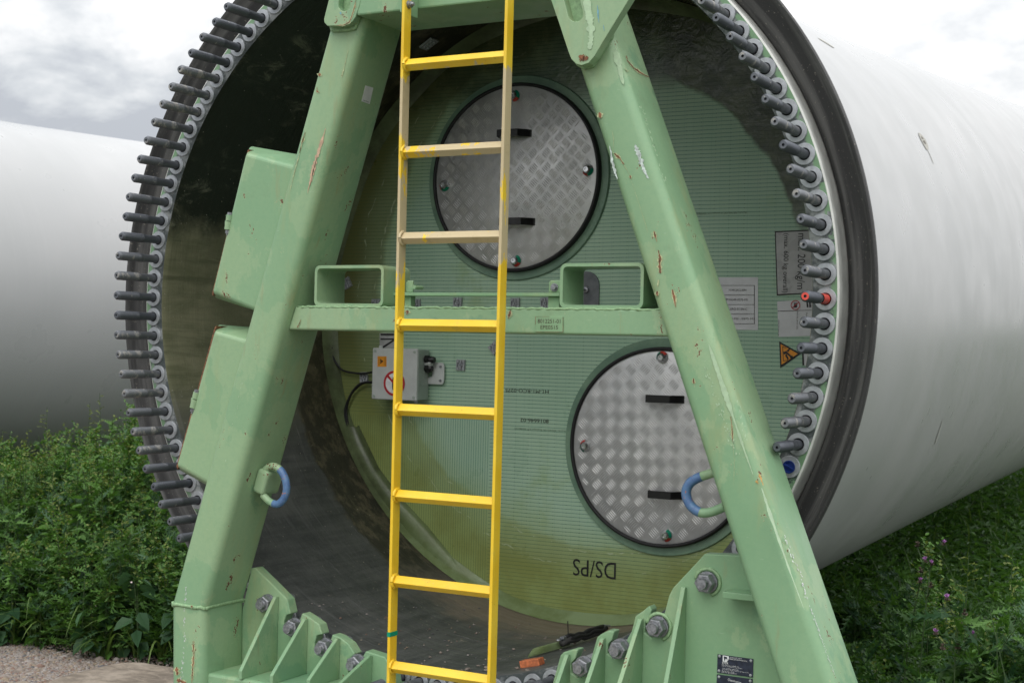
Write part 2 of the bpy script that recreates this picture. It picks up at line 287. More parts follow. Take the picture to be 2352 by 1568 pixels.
c = k.mix(k.ramp(g, .35, .7), (.13, .105, .08), (.30, .25, .195)); c = k.mix(k.ramp(k.noise(3.5, 5, .7), .46, .62, 0, .7), c, (.34, .29, .235)); k.col(c).bump(g, .5, .004); M['timber'] = k.m
def leafmat(name, a, b, tr=.25):
    k = NB(name, .52, 0, .28); at = k.n.new('ShaderNodeAttribute'); at.attribute_name = 'tone'
    k.col(k.mix(at.outputs['Fac'], a, b))
    t = k.n.new('ShaderNodeBsdfTranslucent'); t.inputs[0].default_value = (b[0] * 1.3, b[1] * 1.4, b[2] * .8, 1)
    mx = k.n.new('ShaderNodeMixShader'); mx.inputs[0].default_value = tr; k.link(k.b.outputs[0], mx.inputs[1]); k.link(t.outputs[0], mx.inputs[2])
    k.link(mx.outputs[0], k.n['Material Output'].inputs[0]); return k.m
M['leaf'] = leafmat('weed_leaf', (.022, .066, .013), (.100, .215, .040))
M['leafb'] = leafmat('bluish_leaf', (.020, .060, .026), (.060, .135, .055))
M['grass'] = leafmat('grass_leaf', (.045, .09, .022), (.14, .22, .055), .35)
M['seed'] = leafmat('seed_head', (.08, .13, .03), (.19, .23, .06), .3)
M['stem'] = plain('weed_stem', (.03, .06, .015), .6)
M['purple'] = plain('thistle_bloom', (.38, .16, .42), .7)
M['bud'] = plain('thistle_bud', (.09, .07, .05), .8)
M['pinkw'] = plain('pale_bloom', (.60, .50, .50), .7)

# ---------------------------------------------------------------- mesh helper
class MB:
    def __init__(s): s.v = []; s.f = []; s.mi = []; s.cur = 0
    def add(s, vs, fs):
        o = len(s.v); s.v += [tuple(p) for p in vs]; s.f += [tuple(o + i for i in f) for f in fs]; s.mi += [s.cur] * len(fs); return s
    def box(s, a, b):
        x0, y0, z0 = a; x1, y1, z1 = b
        return s.add([(x0, y0, z0), (x1, y0, z0), (x1, y1, z0), (x0, y1, z0), (x0, y0, z1), (x1, y0, z1), (x1, y1, z1), (x0, y1, z1)],
                     [(0, 3, 2, 1), (4, 5, 6, 7), (0, 1, 5, 4), (1, 2, 6, 5), (2, 3, 7, 6), (3, 0, 4, 7)])
    def loft(s, rings, caps=True, closed=True):
        n = len(rings[0]); o = len(s.v)
        for r in rings: s.v += [tuple(p) for p in r]
        for i in range(len(rings) - 1):
            for j in range(n if closed else n - 1):
                a = o + i * n + j; b = o + i * n + (j + 1) % n; s.f.append((a, b, b + n, a + n)); s.mi.append(s.cur)
        if caps:
            s.f.append(tuple(o + j for j in range(n))[::-1]); s.mi.append(s.cur)
            s.f.append(tuple(o + (len(rings) - 1) * n + j for j in range(n))); s.mi.append(s.cur)
        return s
    def lathe(s, prof, c=(0, 0, 0), axis='Y', seg=24, a0=0, a1=2 * pi, caps=False):
        rings = []; full = abs(a1 - a0 - 2 * pi) < 1e-6; n = seg if full else seg + 1
        for (r, h) in prof:
            ring = []
            for j in range(n):
                t = a0 + (a1 - a0) * j / seg
                p = (r * cos(t), h, r * sin(t)) if axis == 'Y' else ((r * cos(t), r * sin(t), h) if axis == 'Z' else (h, r * cos(t), r * sin(t)))
                ring.append((c[0] + p[0], c[1] + p[1], c[2] + p[2]))
            rings.append(ring)
        return s.loft(rings, caps, full)
    def tube(s, pts, r, seg=8, caps=True):
        pts = [Vector(p) for p in pts]; rings = []; up = None
        for i, p in enumerate(pts):
            t = (pts[min(i + 1, len(pts) - 1)] - pts[max(i - 1, 0)]).normalized()
            if up is None: up = t.orthogonal().normalized()
            up = (up - t * up.dot(t)).normalized(); sd_ = t.cross(up); rad = r[i] if isinstance(r, (list, tuple)) else r
            rings.append([p + (up * cos(2 * pi * j / seg) + sd_ * sin(2 * pi * j / seg)) * rad for j in range(seg)])
        return s.loft(rings, caps)
    def prism(s, poly, v0, v1):                     # polygon of (x, z), from y = v0 (front) to y = v1
        n = len(poly); a = sum(poly[i][0] * poly[(i + 1) % n][1] - poly[(i + 1) % n][0] * poly[i][1] for i in range(n))
        if a < 0: poly = poly[::-1]
        vs = [(x, v0, z) for x, z in poly] + [(x, v1, z) for x, z in poly]
        return s.add(vs, [tuple(range(n)), tuple(range(n, 2 * n))[::-1]] + [(i, i + n, (i + 1) % n + n, (i + 1) % n) for i in range(n)])
    def extr(s, poly3, d):                          # 3-D polygon pushed along d
        n = len(poly3); d = Vector(d); vs = [Vector(p) for p in poly3] + [Vector(p) + d for p in poly3]
        return s.add(vs, [tuple(range(n)), tuple(range(n, 2 * n))[::-1]] + [(i, i + n, (i + 1) % n + n, (i + 1) % n) for i in range(n)])
def tag(o, label=None, cat=None, group=None, kind=None):
    if label: o['label'] = label
    if cat: o['category'] = cat
    if group: o['group'] = group
    if kind: o['kind'] = kind
    return o
def thing(name, label, cat, loc, group=None):
    o = bpy.data.objects.new(name, None); COL.objects.link(o); o.location = loc; o.empty_display_size = .1
    return tag(o, label, cat, group)
def wloc(o):
    p = Vector((0, 0, 0))
    while o: p += o.location; o = o.parent
    return p
def obj(name, mb, mats, parent=None, smooth=False, bevel=0, seg=2, sub=0, kind=None, label=None, norm=True, auto=None):
    me = bpy.data.meshes.new(name); vs = [Vector(v) for v in mb.v]
    c = sum(vs, Vector()) / max(1, len(vs)); me.from_pydata([tuple(v - c) for v in vs], [], mb.f)
    mats = mats if isinstance(mats, (list, tuple)) else [mats]
    for m in mats: me.materials.append(M[m] if isinstance(m, str) else m)
    if len(mats) > 1: me.polygons.foreach_set('material_index', mb.mi)
    if norm:
        b = bmesh.new(); b.from_mesh(me); bmesh.ops.recalc_face_normals(b, faces=b.faces)
        if smooth and auto is not None:
            for e_ in b.edges:
                if len(e_.link_faces) == 2 and e_.calc_face_angle(0) > auto: e_.smooth = False
        b.to_mesh(me); b.free()
    if smooth: me.polygons.foreach_set('use_smooth', [True] * len(me.polygons))
    o = bpy.data.objects.new(name, me); COL.objects.link(o)
    if parent: o.parent = parent; o.location = c - wloc(parent)
    else: o.location = c
    if bevel:
        m = o.modifiers.new('bevel', 'BEVEL'); m.width = bevel; m.segments = seg; m.limit_method = 'ANGLE'; m.angle_limit = radians(35); m.harden_normals = False
    if kind: o['kind'] = kind
    if label: o['label'] = label
    return o
def dup(o, parent, loc, rot=None):
    c = o.copy(); COL.objects.link(c); c.parent = parent; c.location = Vector(loc) - (wloc(parent) if parent else Vector())
    if rot is not None: c.rotation_euler = rot
    return c
def text_polys(body):
    cu = bpy.data.curves.new('t', 'FONT'); cu.body = body; cu.align_x = 'CENTER'; cu.align_y = 'CENTER'; cu.resolution_u = 3
    o = bpy.data.objects.new('t', cu); COL.objects.link(o); dg = bpy.context.evaluated_depsgraph_get(); dg.update()
    me = o.evaluated_get(dg).to_mesh(); vs = [v.co.copy() for v in me.vertices]; fs = [tuple(p.vertices) for p in me.polygons]
    o.to_mesh_clear(); bpy.data.objects.remove(o); bpy.data.curves.remove(cu); return vs, fs
def add_text(mb, body, c, w, h, ux, uz, rot=0):
    """flat print: centre c, total width w, height h, ux / uz = axes of the surface, rot turns it in the surface"""
    vs, fs = text_polys(body); xs = [v.x for v in vs]; ys = [v.y for v in vs]
    sx = w / (max(xs) - min(xs)); sy = h / (max(ys) - min(ys)); mx = (max(xs) + min(xs)) / 2; my = (max(ys) + min(ys)) / 2
    ux = Vector(ux).normalized(); uz = Vector(uz).normalized(); out_ = []
    for v in vs:
        a = (v.x - mx) * sx; b = (v.y - my) * sy; a, b = a * cos(rot) - b * sin(rot), a * sin(rot) + b * cos(rot)
        out_.append(Vector(c) + ux * a + uz * b)
    mb.add(out_, fs)
XA, ZA = (1, 0, 0), (0, 0, 1)
def rrect(x0, x1, y0, y1, r, z, n=4, sk=0):
    pts = []
    for cx, cy, a in ((x1 - r, y0 + r, -pi / 2), (x1 - r, y1 - r, 0), (x0 + r, y1 - r, pi / 2), (x0 + r, y0 + r, pi)):
        for i in range(n + 1): t = a + pi / 2 * i / n; pts.append((cx + r * cos(t), cy + r * sin(t), z))
    return pts

# ================================================================ GROUND
b = MB(); b.add([(-900, -900, -.02), (900, -900, -.02), (900, 900, -.02), (-900, 900, -.02)], [(0, 1, 2, 3)])
obj('ground', b, 'meadow', kind='structure')
b = MB(); gp = [PZ(-900, 1455, 0), PZ(0, 1474, 0), PZ(94, 1487, 0), PZ(198, 1510, 0), PZ(264, 1522, 0), PZ(420, 1545, 0), (-1.7, .5, 0), (-.2, -.2, 0), (1.9, -1.3, 0), (1.6, -3.0, 0), (-14, -3.4, 0)]
gp = [(p[0], p[1], .0) for p in gp]; b.add(gp, [tuple(range(len(gp)))]); obj('gravel_yard', b, 'gravel', kind='structure')
# scattered stones on the gravel, one mass
def blob(mb, c, s, seg=6):
    rx, ry, rz = s * random.uniform(.7, 1.3), s * random.uniform(.7, 1.3), s * random.uniform(.4, .8); t0 = random.random() * 6
    vs = [(c[0], c[1], c[2] + rz)]
    for h, q in ((.45, .85), (-.2, 1.0)):
        for j in range(seg):
            t = t0 + 2 * pi * j / seg; w = random.uniform(.8, 1.15) * q; vs.append((c[0] + rx * w * cos(t), c[1] + ry * w * sin(t), c[2] + rz * h))
    fs = [(0, 1 + j, 1 + (j + 1) % seg) for j in range(seg)] + [(1 + j, 1 + seg + j, 1 + seg + (j + 1) % seg, 1 + (j + 1) % seg) for j in range(seg)]
    mb.add(vs, fs)
b = MB()
for i in range(24000):
    x = random.uniform(-30, 430) if i % 5 else random.uniform(-300, 600); y = 1472 + 120 * random.random()**1.1
    p = PZ(x, y, 0)
    if i > 6000 and y < 1474 + x * .18: continue
    b.cur = random.choices(range(5), (4, 3, 1.5, 1, 2))[0]; blob(b, (p.x, p.y, .002), random.choice((.003, .004, .006, .009)) * random.uniform(.7, 1.4) * (2.2 if random.random() < .02 else 1), 5)
tag(obj('gravel_stones', b, M['st'], kind='stuff', norm=False, smooth=True), 'reddish and grey gravel stones scattered at the lower left edge', 'gravel')

# timber mats under the frame
def timber(name, pts, z1, z0, label):
    t = obj(name, MB().extr([(p.x, p.y, z1) for p in pts], (0, 0, z0 - z1)), 'timber', bevel=.02, seg=3); tag(t, label, 'timber'); return t
tz = .13
timber('timber_mat', [PZ(*q, tz) for q in ((108, 1562), (140, 1551), (187, 1538), (252, 1523), (292, 1518), (330, 1518.5), (420, 1533), (520, 1545), (520, 1680), (60, 1680), (90, 1600))], tz, 0.004, 'wide sandy brown timber mat beside the foot of the left frame leg')
timber('timber_sleeper', [PZ(*q, tz * .6) for q in ((-60, 1578), (20, 1566), (50, 1560), (72, 1561), (80, 1600), (40, 1690), (-90, 1690))], tz * .6, 0.004, 'small end of a brown timber lying at the bottom left corner')

# ================================================================ MAIN BLADE
blade = thing('wind_turbine_blade', 'white wind turbine blade root facing the camera, ringed with grey studs', 'wind turbine blade', (0, 0, 0), 'wind turbine blades')
RI, RF, RB = 1.352, 1.443, 1.40
def sec(Y):
    u = max(0, Y - .25); zt = RF + .105 * u * u / (u + 1.2); zb = -RF + .012 * u; w = RF - .028 * u
    if Y > 6: w = max(.4, w - .0 * (Y - 6))
    return w, zt, zb
b = MB(); rings = []
Ys = [.10, .2, .4, .7, 1.1, 1.6, 2.2, 3, 4, 5, 6.5, 8, 10, 13, 17, 22, 28]
for Y in Ys:
    w, zt, zb = sec(min(Y, 10)); q = 1 if Y < 10 else max(.15, 1 - (Y - 10) / 22)
    c_, r_z = (zt + zb) / 2, (zt - zb) / 2 * q; w *= q
    rings.append([(w * cos(2 * pi * j / 160), Y, ZC + c_ + r_z * sin(2 * pi * j / 160)) for j in range(160)])
b.loft(rings, caps=False); obj('outer_shell', b, 'gelcoat', blade, smooth=True)
b = MB().lathe([(RF - .006, .0), (RF, .004), (RF + .003, .03), (RF + .001, .035), (RF + .001, .115)], (0, 0, ZC), seg=200); obj('white_rim', b, 'rim', blade, smooth=True, auto=.6)
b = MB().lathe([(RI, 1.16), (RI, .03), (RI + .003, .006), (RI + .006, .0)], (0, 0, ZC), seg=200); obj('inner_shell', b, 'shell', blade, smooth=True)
b = MB().lathe([(RI + .006, .0), (1.37, -.001), (RF - .006, .0)], (0, 0, ZC), seg=200); obj('flange_ring', b, 'flange', blade, smooth=True)
b = MB().lathe([(RF + .001, .112), (RF + .008, .092), (RF + .026, .078), (RF + .046, .064), (RF + .066, .049), (RF + .084, .034), (RF + .098, .020), (RF + .102, .008), (RF + .108, .003), (RF + .114, .001), (RF + .118, .006), (RF + .117, .03), (RF + .085, .10), (RF + .03, .16), (RF + .001, .19)], (0, 0, ZC), seg=200)
obj('rubber_collar', b, 'collar', blade, smooth=True, auto=1.2)
# bulkhead with two round openings closed by hatches
BV = 1.15
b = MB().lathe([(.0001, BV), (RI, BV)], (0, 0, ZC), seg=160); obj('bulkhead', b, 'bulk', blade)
b = MB(); rg = []
for j in range(160):
    t = 2 * pi * j / 160; wv = .006 * sin(5 * t) + .004 * sin(13 * t + 1)
    rg.append(t)
prof = [(RI - .002, BV - .065), (RI - .012, BV - .045), (RI - .030, BV - .018), (RI - .048, BV - .003)]
b.loft([[((r + .007 * sin(5 * t + i) + .005 * sin(13 * t)) * cos(t) if i == 3 else r * cos(t), y, ZC + ((r + .007 * sin(5 * t + i) + .005 * sin(13 * t)) * sin(t) if i == 3 else r * sin(t))) for t in rg] for i, (r, y) in enumerate(prof)], caps=False)
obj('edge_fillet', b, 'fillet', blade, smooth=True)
def bars_mesh(R, cx, cz, v):
    mb = MB(); p = .046; n = int(R / p) + 3; rot = radians(47)
    for i in range(-n, n + 1):
        for j in range(-n, n + 1):
            u0, w0 = i * p, j * p; X = u0 * cos(rot) - w0 * sin(rot); Z = u0 * sin(rot) + w0 * cos(rot)
            if hypot(X, Z) > R - .006: continue
            along = rot if (i + j) % 2 == 0 else rot + pi / 2
            for k_ in range(5):
                off = (k_ - 2) * .0088; ln_ = .021 - abs(k_ - 2) * .0012
                c0 = (X - off * sin(along), Z + off * cos(along)); bow = (k_ - 2) * .0
                if hypot(c0[0] + ln_ * cos(along), c0[1] + ln_ * sin(along)) > R - .004 or hypot(c0[0] - ln_ * cos(along), c0[1] - ln_ * sin(along)) > R - .004: continue
                d = (cos(along), sin(along)); q = (-sin(along), cos(along)); hw = .0023; h = .0012
                f = lambda a, c_, y: (cx + c0[0] + d[0] * a + q[0] * (c_ + (.0022 * (1 - (a / ln_)**2))), y, cz + c0[1] + d[1] * a + q[1] * (c_ + (.0022 * (1 - (a / ln_)**2))))
                vs = [f(-ln_, 0, v), f(-ln_ * .45, -hw, v), f(-ln_ * .45, hw, v), f(ln_ * .45, -hw, v), f(ln_ * .45, hw, v), f(ln_, 0, v), f(-ln_ * .5, 0, v - h), f(ln_ * .5, 0, v - h)]
                mb.add(vs, [(0, 1, 6), (0, 6, 2), (1, 3, 7, 6), (6, 7, 4, 2), (3, 5, 7), (7, 5, 4)])
    return mb
fast_proto = handle_proto = None
def hatch(cx, cz, label, marks, handles):
    h = obj('hatch_cover', MB().lathe([(.0001, BV - .030), (.398, BV - .030), (.4055, BV - .026), (.4055, BV - .005)], (cx, 0, cz), seg=96), 'alu', blade, smooth=True, auto=.5, label=label)
    obj('mounting_collar', MB().lathe([(.405, BV - .012), (.452, BV - .012), (.456, BV - .002)], (cx, 0, cz), seg=96), 'hcollar', h, smooth=True, auto=.5)
    obj('rubber_seal', MB().lathe([(.403, BV - .020), (.405, BV - .036), (.411, BV - .040), (.418, BV - .036), (.420, BV - .012)], (cx, 0, cz), seg=96), 'black', h, smooth=True)
    tp = bars_mesh(.400, cx, cz, BV - .0302)
    obj('tread_pattern', tp, 'alu', h, kind='stuff')
    for (mx, mz, rot) in marks:
        q = MB().lathe([(.0001, BV - .052), (.006, BV - .052), (.0065, BV - .056), (.011, BV - .056), (.016, BV - .050), (.0245, BV - .036), (.0255, BV - .031)], (mx, 0, mz), seg=20)
        obj('lock_knob', q, 'knob', h, smooth=True, auto=.5)
        rgm = MB()
        for a0, a1, mi in ((rot, rot + 1.2, 0), (rot + 1.2, rot + 2.9, 1)):
            rgm.cur = mi; rgm.lathe([(.019, BV - .0488), (.0268, BV - .0355), (.0265, BV - .0335)], (mx, 0, mz), seg=8, a0=a0, a1=a1)
        obj('lock_indicator', rgm, ['red', 'teal'], h)
    for (hx0, hx1, hz) in handles:
        q = MB(); yb, yf = BV - .031, BV - .082
        path = [(hx0, yb), (hx0 + .006, yb - .02), (hx0 + .014, yf), (hx1 - .045, yf), (hx1 - .006, yb - .004), (hx1, yb)]
        q.loft([[(x, y, hz - .016), (x, y + .007, hz - .016), (x, y + .007, hz + .016), (x, y, hz + .016)] for x, y in path]); obj('hatch_handle', q, 'blackp', h, bevel=.002)
    return h
def bp(x, y, v=BV - .035): p = P(x, y, v); return p.x, p.z
c1 = bp(1188, 409, BV); c2 = bp(1523, 1026, BV)
def hd(x0, x1, y): a = bp(x0, y, BV - .06); c_ = bp(x1, y, BV - .06); return (a[0], c_[0], (a[1] + c_[1]) / 2)
hatch(c1[0], c1[1], 'upper round aluminium tread plate hatch', [(*bp(1181, 220), 4.6), (*bp(1350, 390), 3.6), (*bp(1021, 426), 3), (*bp(1184, 599), 4.7)], [hd(1140, 1214, 306), hd(1145, 1222, 509)])
hatch(c2[0], c2[1], 'lower round aluminium tread plate hatch, partly behind the right leg', [(*bp(1521, 821), .6), (*bp(1344.6, 1024), 1.6), (*bp(1529, 1229), 4.7), (*bp(1695, 1030), 3)], [hd(1480, 1566, 916), hd(1485, 1568, 1136)])

# studs and bushings on the flange
LS = .217
prof = [(.0001, -LS + .012), (.0042, -LS + .012), (.0046, -LS), (.0120, -LS), (.0170, -LS + .008)]
y = -LS + .010
while y < -.098: prof += [(.0180, y), (.0169, y + .0022)]; y += .0042
prof += [(.0178, -.094), (.0168, -.080), (.0160, -.066), (.0160, -.02), (.0160, .01)]
stud0 = obj('stud', MB().lathe(prof, (0, 0, 0), seg=14), 'stud', blade, smooth=True, auto=.9); STC = stud0.location.copy()
bush0 = obj('bushing', MB().lathe([(.0178, .002), (.0188, -.003), (.0198, -.0062), (.0208, -.0068), (.0345, -.0066), (.0357, -.005), (.0362, .002)], (0, 0, 0), seg=32), 'washer', blade, smooth=True, auto=.4); BUC = bush0.location.copy()
seal0 = obj('bore', MB().lathe([(.0001, -.0026), (.0176, -.0026), (.0182, -.0046), (.0190, -.0044), (.0192, -.002)], (0, 0, 0), seg=24), 'black', blade, smooth=True); SEC_ = seal0.location.copy()
A0, DA = 2.1896, 2 * pi / 112
def ringp(a, R=RB): return Vector((R * cos(a), 0, ZC + R * sin(a)))
nut_px = [(600, 1388, -.12), (663, 1443, -.12), (735, 1490, -.12), (808, 1527, -.12), (1330, 1534, -.15), (1414, 1494, -.15), (1501, 1443, -.15), (1614, 1340, -.15)]
skip = set(range(31, 43)) | set(range(52, 67))
plugs = {66, 65, 52, 64}
nutang = []
for x, y, v in nut_px: p = P(x, y, v - .03); nutang.append(atan2(p.z - ZC, p.x))
first = True
for i in range(112):
    a = A0 + i * DA; c_ = ringp(a)
    near_nut = any(abs((a - na + pi) % (2 * pi) - pi) < .03 for na in nutang)
    if first: bush0.location = c_ + BUC; first = False
    else: dup(bush0, blade, c_ + BUC)
    if i == 0: seal0.location = c_ + SEC_
    elif i not in plugs: dup(seal0, blade, c_ + SEC_)
    if i == 86 - 13:                                       # the red marked stud
        s_ = MB(); s_.lathe([p for p in prof if p[1] < -.07], c_, seg=14); s_.cur = 1; s_.lathe([(.0163, -.0675), (.0163, -.02), (.0163, .01)], c_, seg=14)
        s_.lathe([(.0050, -LS - .0006), (.0119, -LS - .0006)], c_, seg=14); obj('stud', s_, ['stud', 'red'], blade, smooth=True, auto=.9, label='stud with red painted shank and tip')
        continue
    if i in skip or near_nut: continue
    rz = random.uniform(0, 6.28)
    if i == 0: stud0.location = c_ + STC
    else: dup(stud0, blade, c_ + STC + Vector((0, random.uniform(-.004, .003), 0)), (random.uniform(-.006, .006), rz, random.uniform(-.006, .006)))
for i in plugs:
    c_ = ringp(A0 + i * DA)
    q = MB().lathe([(.0001, -.006), (.016, -.006), (.0165, -.011), (.0205, -.011), (.021, -.003)], c_, seg=24)
    w = .0022; pl = obj('bore_plug', q, 'blue_plug', blade, smooth=True, auto=.5)
    g_ = MB(); t = radians(-28); d = Vector((cos(t), 0, sin(t))); e_ = Vector((-sin(t), 0, cos(t))); cc = c_ + Vector((0, -.006, 0))
    g_.extr([cc + d * .0165 + e_ * w, cc + d * .0165 - e_ * w, cc - d * .0165 - e_ * w, cc - d * .0165 + e_ * w], (0, -.005, 0)); obj('grip_bar', g_, 'blue_plug', pl)

# ---- things glued to the bulkhead
BS = BV - .0025
def sheet(name, px, mat, parent, v=BS, th=.0015, label=None):
    q = MB(); q.extr([P(x, y, v) for x, y in px], (0, th, 0)); return obj(name, q, mat, parent, label=label)
def txt(name, items, mat, parent, v):
    q = MB()
    for body, cx, cy, w, h, rot in items:
        c_ = P(cx, cy, v)
        if abs(sin(rot)) > .7: ww = abs(P(cx, cy + w / 2, v).z - P(cx, cy - w / 2, v).z); hh = abs(P(cx + h / 2, cy, v).x - P(cx - h / 2, cy, v).x)
        else: ww = abs(P(cx + w / 2, cy, v).x - P(cx - w / 2, cy, v).x); hh = abs(P(cx, cy + h / 2, v).z - P(cx, cy - h / 2, v).z)
        add_text(q, body, c_, ww, hh, XA, ZA, rot)
    return obj(name, q, mat, parent, norm=False)
txt('serial_print', [('H1-M1-RCO-0275', 1210, 897.5, 99, 8.5, pi)], 'print', blade, BS)
txt('serial_print', [('8016646-02', 1227.5, 965.5, 65, 8.5, pi)], 'print', blade, BS)
txt('side_mark', [('DS/PS', 1364.6, 1306, 99, 39, pi)], 'print', blade, BS)
faint = plain('faint_print', (.12, .19, .12), .5)
txt('faint_print', [('Batch: 38245100 Kamlyn LT 30/80/55', 1240, 986, 118, 4.5, pi)], faint, blade, BS)
txt('faint_print', [('Batch: 38245100 Kamlyn LT 30/80/55', 1655, 1005 - 516, 118, 5, pi)], faint, blade, BS)
# weight sign
sg = sheet('weight_sign', [(1779.5, 531), (1898, 526), (1902, 672), (1784, 678.6)], 'print', blade, BS)
sheet('sign_face', [(1782, 534), (1896, 529), (1899, 669.5), (1786.5, 675.5)], 'grey_label', sg, BS - .0012)
txt('sign_text', [('max. 200 kg/m', 1838, 600, 128, 23, -pi / 2), ('(max. 600 kg overall)', 1803.5, 604, 136, 15, -pi / 2)], 'print', sg, BS - .003)
# cardboard label
sg = sheet('serial_label', [(1600, 639), (1657, 637), (1741, 636.6), (1741, 758), (1690, 757), (1600, 757)], 'white_label', blade, BS)
txt('label_text', [('N149-2412-0091', 1694, 666, 40, 5, 0), ('HM-N149-0275-M1', 1690, 688, 54, 5, 0), ('NX-LARO-01-EN-C', 1689, 709.6, 54, 5, 0), ('0274-M2 , 0275-M1', 1699, 732, 66, 5, 0)], 'print', sg, BS - .002)
q = MB()
for y in (655, 677, 699, 720.5, 743): q.extr([P(1620, y, BS - .002), P(1732, y, BS - .002), P(1732, y + .8, BS - .002), P(1620, y + .8, BS - .002)], (0, .0004, 0))
q.extr([P(1732, 655, BS - .002), P(1733, 655, BS - .002), P(1733, 744, BS - .002), P(1732, 744, BS - .002)], (0, .0004, 0)); obj('label_rule', q, 'print', sg)
# entry sign
def ringmesh(c_, r0, r1, v, slash=None, uz=1):
    q = MB(); q.lathe([(r0, v), (r1, v)], (c_.x, 0, c_.z), seg=32)
    if slash is not None:
        t = slash; d = Vector((cos(t), 0, sin(t))); e_ = Vector((-sin(t), 0, cos(t))) * (r1 - r0) * .5; c0 = Vector((c_.x, v, c_.z)); q.add([c0 + d * r0 + e_, c0 + d * r0 - e_, c0 - d * r0 - e_, c0 - d * r0 + e_], [(0, 1, 2, 3)])
    return q
sg = sheet('entry_sign', [(1785, 692), (1900, 686), (1902, 770), (1788, 773.6)], 'white_label', blade, BS)
q = MB(); q.extr([P(1786, 714, BS - .002), P(1900, 710.5, BS - .002), P(1900, 711.5, BS - .002), P(1786, 715, BS - .002)], (0, .0004, 0))
hc = P(1827, 700.5, BS - .003)
for dx in (-.006, -.0025, .001, .0045): q.add([(hc.x + dx, BS - .003, hc.z - .003), (hc.x + dx + .0022, BS - .003, hc.z - .003), (hc.x + dx + .0022, BS - .003, hc.z + .010), (hc.x + dx, BS - .003, hc.z + .010)], [(0, 1, 2, 3)])
q.add([(hc.x - .007, BS - .003, hc.z - .010), (hc.x + .006, BS - .003, hc.z - .010), (hc.x + .007, BS - .003, hc.z), (hc.x - .007, BS - .003, hc.z)], [(0, 1, 2, 3)])
for x_ in (1852, 1858): q.extr([P(x_, 692, BS - .003), P(x_ + 3, 692, BS - .003), P(x_ + 5, 705, BS - .003), P(x_ + 1, 706, BS - .003)], (0, .0004, 0))
obj('sign_picture', q, 'print', sg)
obj('prohibition_ring', ringmesh(P(1827, 700.5, BS - .004), .0165, .0195, BS - .004, radians(40)), 'redl', sg)
txt('sign_text', [('Entry by permit only.', 1831, 736, 41, 4.5, -pi / 2), ('Risk of falling', 1852, 734, 32, 4.5, -pi / 2), ('ERP 8011309-00 Pos. 340', 1788.5, 753, 36, 2.4, -pi / 2)], 'print', sg, BS - .002)
# falling hazard triangle
sg = sheet('hazard_triangle', [(1789.5, 783.5), (1840, 812), (1792, 845)], 'print', blade, BS)
sheet('triangle_face', [(1793, 790), (1832.5, 812.2), (1795.2, 837)], 'orange', sg, BS - .0015)
q = MB()
for px in ([(1799, 808), (1806, 806), (1817, 816), (1814, 819), (1806, 812), (1800, 814)], [(1806, 806), (1812, 800), (1815, 801), (1811, 808)], [(1806, 812), (1812, 824), (1809, 826), (1803, 816)], [(1797, 795), (1798.3, 795), (1800, 829), (1798.6, 829)], [(1797, 795), (1806, 799), (1806, 800.2), (1797, 796.4)], [(1798.6, 828), (1810, 826), (1810, 827.3), (1798.7, 829.4)]):
    q.add([P(x, y, BS - .003) for x, y in px], [tuple(range(len(px)))])
q.lathe([(.0001, BS - .003), (.0065, BS - .003)], (P(1818.5, 820, BS).x, 0, P(1818.5, 820, BS).z), seg=14); obj('hazard_picture', q, 'print', sg)
sg = sheet('small_label', [(1842, 810), (1875, 809), (1876, 838), (1843, 839)], 'white_label', blade, BS); sheet('label_band', [(1842, 810), (1846, 810), (1847, 839), (1843, 839)], 'print', sg, BS - .0015)
# dark sticker above the junction box
sg = sheet('line_sticker', [(872, 765), (906, 765), (906, 799), (872, 799)], 'grey_label', blade, BS)
q = MB()
for px in ([(874, 766), (905, 766), (905, 770), (874, 770)], [(874, 777), (905, 777), (905, 780), (874, 780)], [(876, 797), (903, 780), (906, 782), (881, 799)]): q.add([P(x, y, BS - .002) for x, y in px], [(0, 1, 2, 3)])
obj('sticker_lines', q, 'print', sg)
# grey stud plate
c_ = P(1347, 672, BS); pl = [(c_.x + .062 * cos(t), c_.z + .030 + .062 * sin(t)) for t in [pi * i / 12 for i in range(13)]] + [(c_.x - .062, c_.z - .075), (c_.x - .054, c_.z - .088), (c_.x + .054, c_.z - .088), (c_.x + .062, c_.z - .075)]
ep = obj('earthing_plate', MB().prism(pl, BV - .008, BV - .001), plain('dull_zinc', (.15, .16, .17), .45, .6, .25, 20), blade, bevel=.001)
q = P(1341, 665, BV - .03); obj('plate_stud', MB().lathe([(.0001, BV - .055), (.0045, BV - .055), (.0045, BV - .018), (.012, BV - .016), (.014, BV - .008)], (q.x, 0, q.z), seg=14), 'steel', ep, smooth=True, auto=.5)
# cable mounts
mt = None
def mount(px, py, ang, label=None):
    p = P(px, py, BV - .004); n_ = 'cable_mount'; h = .0215
    q = MB(); q.box((-h, -.004, -h * 1.15), (h, 0, h * 1.15))
    for i in range(-1, 2):
        for j in (-1, 1): q.box((i * .014 - .0045, -.011, j * .016 - .006), (i * .014 + .0045, -.004, j * .016 + .006))
    for s_ in (-1, 1): q.box((s_ * .0195 - .0018, -.012, -.024), (s_ * .0195 + .0018, -.004, .024))
    q.lathe([(.004, -.006), (.0045, -.012), (.0085, -.012), (.009, -.004)], (0, 0, 0), seg=12)
    ca, sa = cos(ang), sin(ang); q.v = [(x * ca - z * sa + p.x, y + BV - .0005, x * sa + z * ca + p.z) for x, y, z in q.v]
    return obj(n_, q, 'zincp', blade)
for x, y, a in ((797, 650, .45), (957, 699, .03), (1052, 696, 0), (1253, 696, .08), (1059, 838, -.03), (837, 866, .05), (1136, 799, .75), (864, 699, 0), (1184, 697, 0)): mount(x, y, a)
